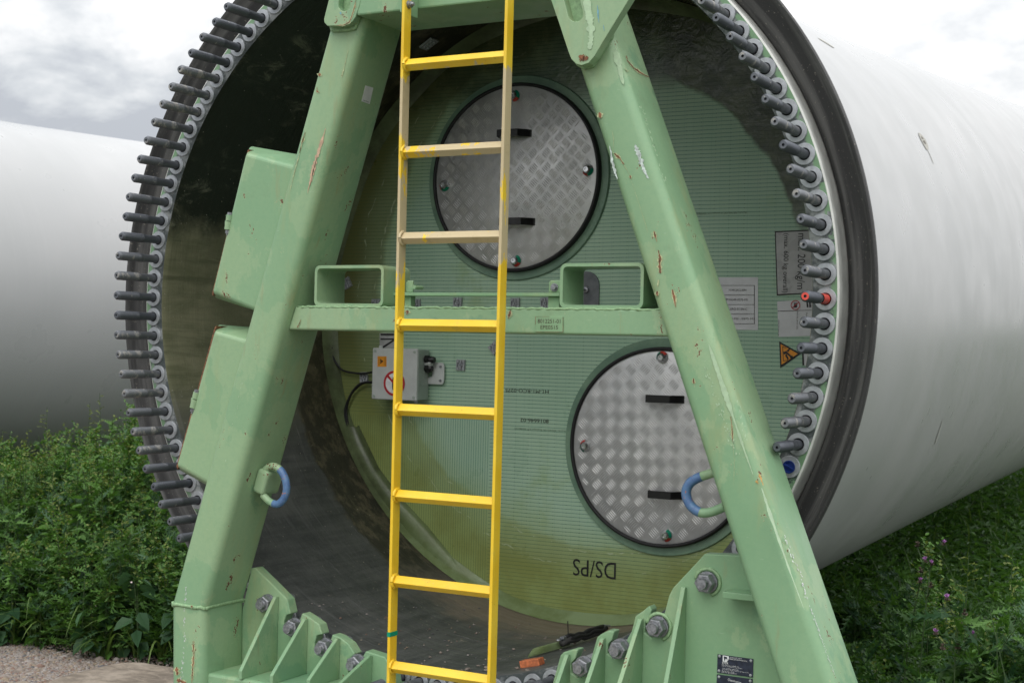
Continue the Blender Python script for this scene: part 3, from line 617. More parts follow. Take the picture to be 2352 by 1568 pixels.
# a mount stuck to the ceiling of the shell
p = PC(985, 101, RI - .01); q = MB(); q.box((-.035, -.03, -.006), (.035, .03, .003))
for i in range(-1, 2):
    for j in (-1, 1): q.box((i * .02 - .006, j * .014 - .005, -.012), (i * .02 + .006, j * .014 + .005, -.006))
t = atan2(p.z - ZC, p.x) - pi / 2; q.v = [(x * cos(t) - z * sin(t) + p.x, y + p.y, x * sin(t) + z * cos(t) + p.z) for x, y, z in q.v]; obj('cable_mount', q, 'zincp', blade)
# junction box
jv = BV - .118
a = P(857, 800, jv); c_ = P(955, 919, jv)
jb = obj('junction_box', MB().prism([(a.x, c_.z), (c_.x, c_.z), (c_.x, a.z), (a.x, a.z)], jv + .02, BV - .012), 'boxg', blade, bevel=.004)
obj('box_lid', MB().prism([(a.x - .003, c_.z - .003), (c_.x + .003, c_.z - .003), (c_.x + .003, a.z + .003), (a.x - .003, a.z + .003)], jv, jv + .0185), 'lid', jb, bevel=.005)
for sx_, sz_ in ((a.x + .012, a.z - .012), (c_.x - .012, a.z - .012), (a.x + .012, c_.z + .012), (c_.x - .012, c_.z + .012)):
    obj('lid_screw', MB().lathe([(.0001, jv - .001), (.003, jv - .001), (.0032, jv - .003), (.0065, jv - .003), (.007, jv + .001)], (sx_, 0, sz_), seg=12), 'boxg', jb, smooth=True, auto=.5)
for sx_, sz_, up in ((a.x + .02, a.z, 1), (c_.x - .02, c_.z, -1)):
    obj('mounting_ear', MB().prism([(sx_ - .01, sz_), (sx_ + .01, sz_), (sx_ + .008, sz_ + up * .014), (sx_ - .008, sz_ + up * .014)], jv + .03, jv + .036), 'lid', jb, bevel=.001)
for k_, (yy, zz, r) in enumerate(((jv + .06, a.z - .045, .017), (jv + .055, a.z - .10, .010), (jv + .05, a.z - .15, .016), (jv + .075, a.z - .125, .009))):
    obj('knockout', MB().lathe([(r, c_.x + .0005), (r, c_.x + .002), (r - .002, c_.x + .002), (r - .0022, c_.x + .0006), (.0001, c_.x + .001)], (0, yy, zz), 'X', 20), 'boxg', jb, smooth=True, auto=.5)
for zz, yy, L_ in ((a.z - .045, BV - .045, .050), (a.z - .085, BV - .04, .035)):
    obj('cable_gland', MB().lathe([(.0001, c_.x + L_), (.012, c_.x + L_), (.016, c_.x + L_ - .01), (.016, c_.x + .022), (.020, c_.x + .020), (.020, c_.x + .004), (.014, c_.x + .001)], (0, yy, zz), 'X', 12), 'blackp', jb, smooth=True, auto=.5)
obj('cable_gland', MB().lathe([(.0001, c_.x + .034), (.014, c_.x + .034), (.015, c_.x + .03), (.015, c_.x + .002)], (0, jv + .075, a.z - .062), 'X', 6), 'lid', jb)
b0, b1 = P(990, 832, BV - .03), P(1016, 883, BV - .03)
br = obj('wall_bracket', MB().prism([(b0.x - .03, b1.z), (b1.x - .01, b1.z), (b1.x, b1.z + .012), (b1.x, b0.z - .012), (b1.x - .01, b0.z), (b0.x - .03, b0.z), (b0.x - .03, b0.z - .03), (b0.x, b0.z - .034), (b0.x, b1.z + .034), (b0.x - .03, b1.z + .03)], BV - .018, BV - .012), 'lid', jb, bevel=.001)
for dz in (b0.z - .018, b1.z + .018): obj('bracket_bolt', MB().lathe([(.0001, BV - .026), (.005, BV - .026), (.006, BV - .018)], (b1.x - .018, 0, dz), seg=6), 'steel', jb)
st = obj('laser_sticker', MB().extr([P(867, 818, jv - .0012), P(887.6, 818, jv - .0012), P(887.6, 842, jv - .0012), P(867, 842, jv - .0012)], (0, .0008, 0)), 'orange', jb)
q = MB(); k_ = jv - .0022
def poly(q, px, v): q.add([P(x, y, v) for x, y in px], [tuple(range(len(px)))])
for px in ([(880.5, 829.5), (873, 823.5), (873, 825.3), (878.3, 829.5)], [(880.5, 829.5), (873, 835.5), (873, 833.8), (878.3, 829.5)], [(873, 823.5), (874.2, 824.4), (874.2, 834.5), (873, 835.5)], [(870, 820.5), (870.8, 820.5), (870.8, 839), (870, 839)], [(884, 820.5), (884.9, 820.5), (884.9, 839), (884, 839)]): poly(q, px, k_)
pc = P(875.8, 829.5, k_); q.lathe([(.0001, k_), (.0032, k_)], (pc.x, 0, pc.z), seg=8); obj('sticker_print', q, 'print', jb)
pc = P(905.5, 880, k_); rr_ = abs(P(905.5, 909, k_).z - pc.z)
obj('sticker_disc', MB().lathe([(.0001, jv - .0012), (rr_ * .86, jv - .0012)], (pc.x, 0, pc.z), seg=36), 'wprint', jb)
q = MB(); foot = [(-.10, .50), (.10, .52), (.17, .36), (.20, .05), (.24, -.20), (.18, -.52), (.02, -.60), (-.16, -.50), (-.20, -.20), (-.20, .10), (-.17, .38)]
q.add([(pc.x + x * rr_, k_ - .0003, pc.z + z * rr_) for x, z in foot], [tuple(range(len(foot)))]); obj('sticker_figure', q, 'print', jb)
obj('prohibition_ring', ringmesh(pc, rr_ * .82, rr_, k_ - .001, radians(138)), 'redl', jb)
# cables to the box and their covering strip
def onbulk(px, v): return [P(x, y, v) for x, y in px]
def smooth_path(pts, n=6):
    out_ = []
    for i in range(len(pts) - 1):
        p0, p1, p2, p3 = pts[max(i - 1, 0)], pts[i], pts[i + 1], pts[min(i + 2, len(pts) - 1)]
        for j in range(n):
            t = j / n; out_.append(.5 * ((2 * p1) + (p2 - p0) * t + (2 * p0 - 5 * p1 + 4 * p2 - p3) * t * t + (3 * p1 - p0 - 3 * p2 + p3) * t**3))
    return out_ + [pts[-1]]
obj('cable', MB().tube(smooth_path(onbulk([(762, 797), (765, 820), (784, 848), (815, 856.5), (837, 857), (858, 853.5)], BV - .022)), .0048), 'black', blade, smooth=True)
for dv, dx in ((0, 0), (.008, 4)):
    obj('cable', MB().tube(smooth_path(onbulk([(858, 877 + dx * .3), (837, 878 + dx * .3), (820, 886 + dx), (803 + dx * .4, 910), (792 + dx, 944), (797 + dx, 980)], BV - .03 + dv)), .0048), 'black', blade, smooth=True)
b = MB(); pts = [(785, 980, 822, 978), (800, 1020, 838, 1012), (835, 1090, 868, 1075), (880, 1160, 915, 1140), (948, 1247, 983, 1213), (1015, 1318, 1045, 1290), (1090, 1372, 1112, 1352)]
b.loft([[P(a_, b_, BV - .030 * h_ - .002), P(a_ + 4, b_ - 3, BV - .044 * h_ - .002), P((a_ + c__) / 2, (b_ + d__) / 2, BV - .048 * h_ - .003), P(c__ - 4, d__ + 3, BV - .028 * h_ - .003), P(c__ + 2, d__ - 2, BV - .002)] for (a_, b_, c__, d__), h_ in zip(pts, (.55, 1, .95, .8, .75, .55, .2))], caps=False, closed=False)
obj('laminate_strip', b, 'fillet', blade, smooth=True)

# ================================================================ THINGS LYING IN THE SHELL
def rest(px, py, R=RI): return PC(px, py, R)
p = rest(1222, 1529)
br_ = MB().box((-.040, -.022, -.012), (.040, .022, .014)); t = atan2(p.z - ZC, p.x) + pi / 2
br_.v = [(x * cos(t) - z * sin(t) + p.x, y + p.y, x * sin(t) + z * cos(t) + p.z + .012) for x, y, z in br_.v]
tag(obj('brick_piece', br_, 'brick', bevel=.003), 'small broken orange brick piece lying on the shell floor near the bottom studs', 'brick')
cb = thing('cable_bundle', 'dark cable bundle with steel lugs lying on the shell floor by the right nuts', 'cable bundle', rest(1330, 1480))
e0, e1 = rest(1288, 1492), rest(1376, 1463); e1 = e1 + Vector((0, 0, .015)); e0 = e0 + Vector((0, 0, .02))
for r, o_ in ((.013, (0, 0, .006)), (.009, (.0, .03, .02)), (.009, (.01, .05, .012))):
    pts = [e0.lerp(e1, i / 8) + Vector(o_) + Vector((0, random.uniform(-.006, .006), random.uniform(-.004, .006))) for i in range(9)]
    obj('cable', MB().tube(pts, [r * random.uniform(.9, 1.15) for _ in pts]), 'black' if r < .012 else plain('grey_hose', (.06, .06, .058), .6), cb, smooth=True)
for e_, s_ in ((e1, 1), (e0, -1)):
    d = (e1 - e0).normalized() * s_; q = MB(); c_ = e_ + d * .035 + Vector((0, .03, .02))
    q.tube([e_ + Vector((0, .03, .02)), e_ + d * .02 + Vector((0, .03, .02))], .011, 8)
    sdv = d.cross(Vector((0, 1, 0))).normalized(); fw = Vector((0, .45, .9)).normalized()
    ringv = [c_ + d * .018 * cos(t) + fw.cross(d) * .014 * sin(t) for t in [2 * pi * i / 14 for i in range(14)]]; ringi = [c_ + d * .007 * cos(t) + fw.cross(d) * .006 * sin(t) for t in [2 * pi * i / 14 for i in range(14)]]
    q.loft([ringi, ringv, [v + fw * .004 for v in ringv], [v + fw * .004 for v in ringi]], caps=False); obj('cable_lug', q, 'steel', cb)
obj('cable_tie', MB().tube([e0.lerp(e1, .18) + Vector((.0, .0, .03)), e0.lerp(e1, .16) + Vector((0, 0, .085))], .0018, 5), 'black', cb)
gs = MB(); g0, g1 = rest(1222, 1508), rest(1300, 1486)
gs.loft([[g0.lerp(g1, t) + Vector((0, sin(w_) * -.035, .002 + cos(w_) * .030 * (1 - .35 * (t < .05)))) for w_ in [-1.5, -.9, -.4, 0, .4, .9, 1.5]] for t in (0, .06, .5, 1)], caps=False, closed=False)
tag(obj('laminate_strip', gs, 'fillet', smooth=True), 'pale green laminate strip covering the cable end on the shell floor', 'laminate strip')
peb = MB()
for px, py, s_ in ((1117, 1556, 4), (944, 1570, 3), (1118, 1540, 5), (1074, 1560, 6), (1018, 1536, 4), (1012, 1500, 4), (1180, 1492, 4), (1320, 1440 + 40, 3), (1098, 1530, 3), (1188, 1558, 4), (1030, 1575, 6), (1135, 1573, 6), (988, 1510, 3), (1210, 1540, 3)):
    p = rest(px, py - 22 if py > 1550 else py); blob(peb, (p.x, p.y, p.z + .004), s_ * .0022)
for i in range(240):
    p = rest(random.uniform(700, 1400), random.uniform(1380, 1545)); 
    if p.y < .05 or p.y > 1.1: continue
    peb.cur = random.randrange(5); blob(peb, (p.x, p.y, p.z + .002), random.uniform(.002, .006), 5)
tag(obj('shell_grit', peb, M['st'], kind='stuff', norm=False), 'bits of gravel and grit scattered over the shell floor', 'grit')

# ================================================================ TRANSPORT FRAME
frame = thing('transport_frame', 'green painted steel A-frame bolted to the blade root', 'transport frame', (.35, -.2, 0))
VF, VB = -.36, -.115
FRv, LDG = VF, ZC - 1.398
def leg(FLt, FRt, FLb, FRb, ztop, zbot, stub=None):
    # front-left / front-right lines of the leg, from two pixels each, in the plane of the front face
    a, b_, c_, d = P(*FLt, VF), P(*FRt, VF), P(*FLb, VF), P(*FRb, VF)
    def at(z): 
        xl = a.x + (c_.x - a.x) * (z - a.z) / (c_.z - a.z); xr = b_.x + (d.x - b_.x) * (z - b_.z) / (d.z - b_.z); return xl, xr
    return at
atL = leg((738, 117), (819, 117), (413, 1302), (494, 1302), 0, 0)
atR = leg((1325, 150), (1428, 150), (1785, 1568), (1913, 1568), 0, 0)
ZT = ZC + 1.22; ZK = P(470, 1398, VF).z
q = MB(); q.loft([rrect(*atL(z), VF, VB, .032, z) for z in (ZT, ZK)]); LL = obj('leg', q, 'green', frame, smooth=True, auto=.5, label='left leg with a welded kink near its foot')
xl, xr = atL(ZK); sl, sr = P(395, 1400, VF).x, P(470, 1402, VF).x
xl2, xr2 = sl, sr + .002
# vertical stub under the kink
q = MB(); q.loft([rrect(xl + .001, xr - .001, VF, VB, .032, ZK - .003), rrect(xl2 + .005, xr2, VF, VB, .032, LDG - .25)]); obj('leg_stub', q, 'green', frame, smooth=True, auto=.5)
q = MB(); ring = rrect(xl, xr, VF, VB, .032, ZK, 4); n_ = len(ring); cx_m = (xl + xr) / 2; cy_m = (VF + VB) / 2
pts = [Vector((p[0], p[1], p[2] + .004 * sin(i * 1.7))) for i, p in enumerate(ring)]; dense = smooth_path(pts + [pts[0]], 5)
q.tube(dense, [.0065 * random.uniform(.8, 1.2) for _ in dense], 6, caps=False); obj('weld_bead', q, 'weld', frame, smooth=True)
q = MB(); q.loft([rrect(*atR(z), VF, VB, .032, z) for z in (ZT, ZC - 1.75)]); obj('leg', q, 'green', frame, smooth=True, auto=.5, label='right leg, wider looking, with scraped corner')
# base beam with ledge
b = MB().box((sr - .01, -.33, ZC - 1.66), (1.72, -.02, LDG)); obj('base_beam', b, 'green', frame, bevel=.01)
b = MB().box((sl + .006, VF + .002, ZC - 1.72), (sr - .012, -.02, LDG - .251)); obj('base_foot', b, 'green', frame, bevel=.01)
# cross beam and fork pockets
BVF = -.315
zt, zb_ = P(1000, 705.5, BVF).z, P(1000, 763, BVF).z
xb0, xb1 = P(661, 762, BVF).x, P(678, 699, BVF).x; xr1 = atR(zb_)[0] + .012; xr0 = atR(zt)[0] + .012
cross = MB().prism([(xb0, zb_), (xr1, zb_), (xr0, zt), (xb1, zt)], BVF, BVF + .10); cb_ = obj('cross_beam', cross, 'green_worn', frame, bevel=.008, seg=3)
q = MB(); dn = [Vector((xb1 + .01 + (xr0 - xb1 - .02) * i / 120, BVF + .003 + .0015 * sin(i * 2.1), zt - .002 + random.uniform(-.002, .002))) for i in range(121)]
q.tube(dn, [random.uniform(.0040, .0055) for _ in dn], 6); obj('weld_bead', q, 'weld', frame, smooth=True)
pv = -.300
def pocket(px0, px1, py0, py1, dep, t=.0105):
    a = P(px0, (py0 + py1) / 2, pv); c_ = P(px1, (py0 + py1) / 2, pv); x0, x1 = a.x, c_.x
    z1 = P((px0 + px1) / 2, py0, pv).z; z0 = zt + .001; r = .020
    def rr2(x0, x1, z0, z1, r, y): return [(p[0], y, p[1]) for p in [(p_[0], p_[1]) for p_ in rrect(x0, x1, z0, z1, r, 0, 4)]]
    o1 = rr2(x0, x1, z0, z1, r, pv); o2 = rr2(x0, x1, z0, z1, r, pv + dep); i1 = rr2(x0 + t, x1 - t, z0 + t, z1 - t, r - t * .6, pv); i2 = rr2(x0 + t, x1 - t, z0 + t, z1 - t, r - t * .6, pv + dep)
    q = MB(); q.loft([o1, o2, i2, i1, o1], caps=False); return obj('fork_pocket', q, 'green_worn', frame, smooth=True, auto=.5), x0, x1, z0, z1
_, lx0, lx1, lz0, lz1 = pocket(722.5, 880.7, 609, 703, .17)
_, rx0, rx1, rz0, rz1 = pocket(1286, 1478, 604, 709, .155)
bv = -.235
a = P(901, 671.5, bv); c_ = P(1285, 671.5, bv); obj('tie_bar', MB().box((a.x, bv, a.z - .0115), (c_.x, bv + .055, a.z)), 'green', frame, bevel=.0015)
zbar = a.z
for (u0, u1) in ((930, 944), (1259, 1285)):
    x0, x1 = P(u0, 660, bv).x, P(u1, 660, bv).x
    obj('bracket', MB().box((x0, bv + .012, zbar + .0005), (x1, bv + .020, zbar + .042)), 'green', frame, bevel=.003)
    x0, x1 = P(u0, 690, bv + .02).x, P(u1, 690, bv + .02).x
    obj('bracket_post', MB().box((x0, bv + .018, zt), (x1, bv + .05, zbar - .012)), 'green', frame, bevel=.002)
    obj('bracket', MB().box((x0 - .004, bv + .028, zbar + .0005), (x1 - .006, bv + .040, zbar + .038)), 'green', frame, bevel=.003)
def hexbolt(c_, r, v, h, mat='steel', parent=frame, name='bolt', wr=1.25):
    q = MB(); q.lathe([(r * wr, v), (r * wr, v - .003)], c_, seg=24, caps=True); q.lathe([(r, v - .003), (r, v - h + .002), (r * .88, v - h)], c_, seg=6, caps=True); return obj(name, q, mat, parent)
p = P(1270, 659.6, bv); hexbolt((p.x, 0, p.z), .011, bv + .012, .012)
p = P(948, 659, bv); obj('bolt', MB().lathe([(.008, bv), (.008, bv + .05)], (p.x + .006, 0, p.z), seg=6, caps=True), 'green', frame)
# number plate on the cross beam
pn = obj('number_plate', MB().extr([P(1230, 727, BVF - .003), P(1293, 727, BVF - .003), P(1293, 762.5, BVF - .003), P(1230, 762, BVF - .003)], (0, .0031, 0)), 'green', frame, bevel=.0008)
txt('plate_text', [('8012251-01', 1261, 737.5, 52, 9.5, 0), ('EPE0515', 1261.5, 751.5, 40, 9, 0)], plain('rusty_print', (.05, .03, .02), .8, 0, .4, 80), pn, BVF - .0036)
q = MB(); 
for (x0, y0, x1, y1) in ((1230, 762, 1293, 762.6), (1292.6, 728, 1293.4, 762), (1229.6, 727, 1230.2, 745), (1230, 726.6, 1262, 727.1)): q.extr([P(x0, y0, BVF - .0036), P(x1, y0, BVF - .0036), P(x1, y1, BVF - .0036), P(x0, y1, BVF - .0036)], (0, .0005, 0))
obj('rust_edge', q, 'paint_chip', pn)
# top beam and its end plate
q = MB(); zt2 = P(948, 22, -.40).z; xtl, xtr = atL(zt2)[1] - .01, atR(zt2)[0] + .01
q.box((xtl, -.40, zt2), (xtr, -.12, zt2 + .16)); obj('top_beam', q, 'green', frame, bevel=.006)
# lifting lugs
def lug(outer, slot, v0, v1, label):
    O = [P(x, y, v0) for x, y in outer]; I = [P(x, y, v0) for x, y in slot]
    bm = bmesh.new(); d = Vector((0, v1 - v0, 0))
    def loop(pts): vs = [bm.verts.new(p) for p in pts]; return vs, [bm.edges.new((vs[i], vs[(i + 1) % len(vs)])) for i in range(len(vs))]
    vo, eo = loop(O); vi, ei = loop(I); g = bmesh.ops.triangle_fill(bm, edges=eo + ei, use_beauty=True)
    fs = [f for f in bm.faces]; ex = bmesh.ops.extrude_face_region(bm, geom=fs); nv = [x for x in ex['geom'] if isinstance(x, bmesh.types.BMVert)]; bmesh.ops.translate(bm, verts=nv, vec=d)
    bmesh.ops.recalc_face_normals(bm, faces=bm.faces); bm.verts.index_update(); q = MB(); q.add([v.co.copy() for v in bm.verts], [tuple(v.index for v in f.verts) for f in bm.faces]); bm.free()
    return obj('lifting_lug', q, 'green_worn', frame, bevel=.002, label=label)
def slotpts(p0, p1, w, n=8):
    p0, p1 = Vector(p0), Vector(p1); d = (p1 - p0).normalized(); s_ = Vector((-d.y, d.x)); o_ = []
    for c0, sg_ in ((p1, 1), (p0, -1)):
        for i in range(n + 1): t = pi * i / n; o_.append(tuple(c0 + (s_ * cos(t) * w / 2 + d * sin(t) * w / 2) * sg_))
    return o_
lug([(760, -60), (755, 0), (744, 44), (744.5, 52), (752, 60), (775, 59.5), (798, 57), (809, 50), (816, 39.6), (825, 14.6), (828.5, 0), (838, -60)], slotpts((797, -45), (790.5, 13), 27), VF - .042, VF - .012, 'left lifting lug with rounded slot')
lug([(1249, -60), (1265, 0), (1283, 51), (1305.6, 120), (1312, 136), (1322, 146.5), (1335.6, 150.5), (1351.7, 145), (1365, 130), (1390, 88), (1444, 0), (1480, -60)], slotpts((1300, -50), (1322, 33), 35), VF - .050, VF - .012, 'right pointed lifting lug with rusty tip')
for px in ([(762, -60), (757, 20), (752, 50), (758, 74), (795, 72), (815, 68), (826, 40), (832, 0), (842, -60)], [(1272, 0), (1309, 120), (1322, 150), (1340, 160), (1362, 154), (1378, 130), (1408, 84), (1413, -60), (1260, -60)]):
    q = MB(); q.extr([P(x, y, VF - .0121) for x, y in px], (0, .016, 0)); obj('lug_pad', q, 'weld', frame, bevel=.007, seg=3)
# side doors (pressed covers) on the left leg
def cover(fr, bk, vf, vb, label):
    A_ = [P(x, y, vf) for x, y in fr]; B_ = [P(x, y, vb) for x, y in bk]
    q = MB(); q.add(A_ + B_, [(0, 1, 2, 3), (4, 7, 6, 5), (0, 4, 5, 1), (1, 5, 6, 2), (2, 6, 7, 3), (3, 7, 4, 0)]); return obj('side_cover', q, 'green', frame, bevel=.012, seg=3, label=label)
cover([(566, 352), (690, 386), (600, 718), (488.5, 672)], [(574, 334), (705, 356), (620, 724), (492, 684)], -.335, -.21, 'upper side cover on the left leg')
cover([(494, 760), (590, 788), (500, 1122), (406.5, 1070)], [(500, 744), (600, 750), (500, 1128), (410, 1078)], -.335, -.21, 'lower side cover on the left leg')
for pl in ([(572, 343), (569, 345), (487, 674), (489, 679)], [(497, 748), (493, 752), (404.6, 1072), (408, 1077)]):
    q = MB(); q.extr([P(x, y, -.30) for x, y in pl], (0, .07, 0)); obj('gasket', q, 'paint_chip', frame)
def hinge(x0, y0, x1, y1):
    a, c_ = P(x0, y0, -.33), P(x1, y1, -.33); d = (c_ - a); hg = obj('hinge', MB().tube([a + d * .12, a + d * .40], .0125, 14).tube([a + d * .44, a + d * .82], .0135, 14), 'green_worn', frame, smooth=True, auto=.6)
    q = MB(); q.tube([a, a + d * .12], .0095, 6); q.tube([a + d * .85, c_], .0085, 6); q.tube([c_, c_ + d * .08], .005, 8); obj('hinge_pin', q, 'steel', hg)
    e_ = d.normalized().cross(Vector((0, 1, 0))); s_ = 1 if e_.x > 0 else -1
    q = MB(); q.extr([a + d * .10 - e_ * s_ * .004, a + d * .45 - e_ * s_ * .020, a + d * .80 - e_ * s_ * .016, a + d * .78, a + d * .1 + e_ * s_ * .028, ], (0, .008, 0)); obj('hinge_leaf', q, 'green_worn', hg, bevel=.001)
hinge(528.5, 488, 522.5, 536); hinge(453, 895, 442, 945)
# lashing rings
def onface(px, py, side='L'):      # point of the right-hand side face of a leg
    z0, z1 = ZC - 1, ZC + .8; at = atL if side == 'L' else atR; p0 = Vector((at(z0)[1], VF, z0)); p1 = Vector((at(z1)[1], VF, z1)); n_ = (p1 - p0).cross(Vector((0, 1, 0))).normalized()
    return hit(px, py, p0, n_), n_, (p1 - p0).normalized()
def lring(px, v, r, blue, label):
    pts = smooth_path([P(x, y, v) for x, y in px], 6); q = MB(); n0, n1 = int(blue[0] * len(pts)), int(blue[1] * len(pts))
    rg_ = obj('lashing_ring', MB().tube(pts, r, 12), 'green_worn', frame, smooth=True, auto=.8, label=label)
    obj('ring_grip', MB().tube(pts[n0:n1], r * 1.04, 12), BLUE, rg_, smooth=True, auto=.8); return rg_
k = NB('worn_blue_paint', .42); n = k.noise(34, 5, .7); c = k.mix(k.ramp(n, .30, .6), (.065, .13, .30), (.10, .20, .36)); c = k.mix(k.ramp(k.noise(48, 5, .75), .60, .63), c, (.42, .16, .09)); k.col(c).bump(k.noise(90), .5, .002); BLUE = k.m
lring([(606, 1084), (616, 1073), (630, 1070), (645, 1080), (656, 1102), (658, 1126), (651, 1146), (637, 1157), (619, 1151), (604, 1136)], -.25, .0135, (.32, .84), 'ring with blue grip on the left leg')
p0, n_, dl = onface(604, 1098)
q = MB(); w_, h_ = .050, .046; dy = Vector((0, 1, 0)); base_ = [p0 + dy * w_ + dl * h_, p0 - dy * w_ + dl * h_, p0 - dy * w_ - dl * h_, p0 + dy * w_ - dl * h_]
if n_.x < 0: n_ = -n_
q.extr(base_, n_ * .052); obj('ring_block', q, 'green_worn', frame, bevel=.012, seg=3)
lring([(1660, 1078), (1632, 1087), (1603, 1097), (1583, 1111), (1576, 1134), (1586, 1160), (1608, 1176), (1634, 1175), (1664, 1163)], -.22, .0150, (.22, .76), 'ring with blue grip behind the right leg')

# bolted flange plates at the foot
PVF, PVB = -.13, -.082
def plate(px, label=None):
    return obj('flange_plate', MB().prism([(p.x, p.z) for p in [P(x, y, PVF) for x, y in px]], PVF, PVB), 'green', frame, bevel=.004, label=label)
plate([(545, 1620), (556, 1400), (577, 1304), (586, 1303), (622, 1338), (660, 1376), (667, 1409), (657, 1412), (652, 1428), (654, 1452), (668, 1462), (684, 1446), (686, 1428), (694, 1407), (709, 1416), (733, 1433), (740, 1456), (727, 1459), (722, 1476), (724, 1500), (740, 1510), (756, 1492), (758, 1474), (763, 1456), (779, 1462), (801, 1478), (815, 1501), (804, 1511), (797, 1526), (800, 1546), (816, 1550), (829, 1530), (831, 1510), (840, 1494), (884, 1508), (902, 1538), (912, 1600), (920, 1660), (545, 1660)], 'left toothed flange plate')
plate([(1618, 1271), (1760, 1277), (1800, 1500), (1840, 1700), (1230, 1700), (1262, 1600), (1269, 1568), (1287, 1504), (1294, 1497), (1318, 1490), (1328, 1491), (1321, 1512), (1311, 1523), (1312, 1545), (1328, 1556), (1347, 1545), (1350, 1525), (1358, 1508), (1371, 1463), (1379, 1456), (1397, 1447), (1411, 1449), (1405, 1470), (1396, 1479), (1395, 1500), (1412, 1512), (1431, 1502), (1436, 1482), (1441, 1465), (1450, 1450), (1459, 1414), (1477, 1402), (1491, 1390), (1497, 1400), (1491, 1420), (1482, 1430), (1481, 1452), (1496, 1464), (1516, 1454), (1520, 1425), (1527, 1403), (1536, 1368), (1545, 1350), (1602, 1289)], 'right flange plate, tall behind the right leg')
def gusset(xt, yt, yb, fx, fy, x_line_top):
    X = P(x_line_top, yt, PVF).x; zt_ = P(x_line_top, yt, PVF).z; f_ = PX(fx, fy, X)
    zl = LDG; yv = f_.y
    z_f = f_.z
    # run the sloping front edge down to the ledge
    t = (zl + .03 - zt_) / (z_f - zt_) if z_f < zt_ else 1; yl = PVF + (yv - PVF) * t
    yl = max(yl, -.42); th = .0075
    q = MB(); pr_ = [(PVF - .002, zt_), (PVF - .016, zt_), (yl, zl + .03), (yl, zl), (PVF - .002, zl)]
    q.add([(X - th, y_, z_) for y_, z_ in pr_] + [(X + th, y_, z_) for y_, z_ in pr_], [(0, 1, 2, 3, 4), (9, 8, 7, 6, 5)] + [(i, i + 5, (i + 1) % 5 + 5, (i + 1) % 5) for i in range(5)])
    obj('gusset', q, 'green', frame, bevel=.002)
for xt, yt, fx, fy in ((637, 1368, 540, 1563), (704, 1419, 612, 1568), (778, 1464, 702, 1568), (852, 1503, 780, 1568)): gusset(xt, yt, 0, fx, fy, xt)
for xt, yt, fx, fy in ((1573, 1346, 1530, 1568), (1474, 1418, 1421, 1568), (1387, 1463, 1349, 1568), (1306, 1500, 1281, 1568)): gusset(xt, yt, 0, fx, fy, xt)
# nuts on the studs through the plates
for i, (x, y, v) in enumerate(nut_px):
    c_ = P(x, y, PVF - .045); c0 = (c_.x, 0, c_.z)
    tilt = random.uniform(0, 1)
    n_ = MB(); n_.lathe([(.0345, PVF - .001), (.0345, PVF - .008)], c0, seg=28, caps=True)
    nt_ = obj('washer', n_, 'steel', frame, smooth=True, auto=.5)
    n_ = MB(); n_.lathe([(.0305, PVF - .0085), (.0318, PVF - .012), (.0318, PVF - .038), (.0285, PVF - .042), (.019, PVF - .042)], c0, seg=6, a0=tilt, a1=tilt + 2 * pi); nu = obj('nut', n_, 'steel', frame, bevel=.001)
    pr_ = [(.0001, PVF - .060), (.0162, PVF - .060), (.0180, PVF - .057)]; yy = PVF - .056
    while yy < PVF - .036: pr_ += [(.0180, yy), (.0169, yy + .0022)]; yy += .0042
    pr_ += [(.018, PVF - .03), (.018, .01)]
    obj('stud', MB().lathe(pr_, c0, seg=18), 'steel', blade, smooth=True, auto=.9)
    if i in (6, 7):
        arc = [Vector((c_.x + .042 * cos(t), PVF - .001, c_.z + .042 * sin(t))) for t in [radians(a_) for a_ in range(-70, 175, 8)]]
        obj('weld_bead', MB().tube(arc, [random.uniform(.005, .007) for _ in arc], 6), 'weld', frame, smooth=True)
# short flat on the right plate
a, c_ = P(1659, 1358, -.21), P(1745, 1372, -.21); obj('stop_bar', MB().box((a.x, -.21, a.z - .020), (c_.x + .05, PVF - .001, a.z)), 'green', frame, bevel=.002)
# maker plates
pm = obj('maker_plate', MB().extr([P(x, y, PVF - .003) for x, y in ((1648, 1501.5), (1730, 1512.5), (1729, 1554.8), (1647, 1543.5))], (0, .0025, 0)), 'plate', frame)
TV = PVF - .0042
q = MB()
for px in ([(1660, 1504), (1674, 1506), (1674, 1512), (1669, 1520), (1660, 1518)],): q.add([P(x, y, TV) for x, y in px], [tuple(range(len(px)))])
obj('maker_logo', q, 'wprint', pm)
sw = P(1667, 1512, TV); q = MB(); q.add([P(x, y, TV - .0006) for x, y in ((1662, 1506), (1670, 1508), (1671, 1515), (1667, 1511), (1664, 1518))], [(0, 1, 2, 3, 4)]); obj('logo_figure', q, 'plate', pm)
def ptext(items):
    q = MB(); ux = (P(1730, 1512.5, TV) - P(1648, 1501.5, TV)).normalized(); uz = Vector((-ux.z, 0, ux.x))
    for body, x, y, w, h in items:
        c_ = P(x + w / 2, y + w / 2 * .134, TV); ww = (P(x + w, y, TV) - P(x, y, TV)).length; hh = (P(x, y + h, TV) - P(x, y, TV)).length; add_text(q, body, c_, ww, hh, ux, uz)
    obj('plate_text', q, 'wprint', pm, norm=False)
ptext([('EPER', 1659, 1521, 14, 5), ('UTILLAJES PARA', 1676, 1508.5, 28, 2.6), ('ENERGIAS RENOVABLES S.L.', 1676, 1512, 41, 2.8), ('Manufacturer: EPER S.L.', 1658, 1525.5, 40, 2), ('Owner: NORDEX Energy GmbH', 1658, 1528.5, 46, 2), ('Year of MFG: 08/2020', 1658, 1533, 38, 2), ('Type: NR74.5 Blade Transport 2D Root Frame', 1658, 1536, 62, 2), ('Serial no.: 515', 1658, 1539, 28, 2), ('ERP-nr: 8012250-01', 1658, 1542, 34, 2)])
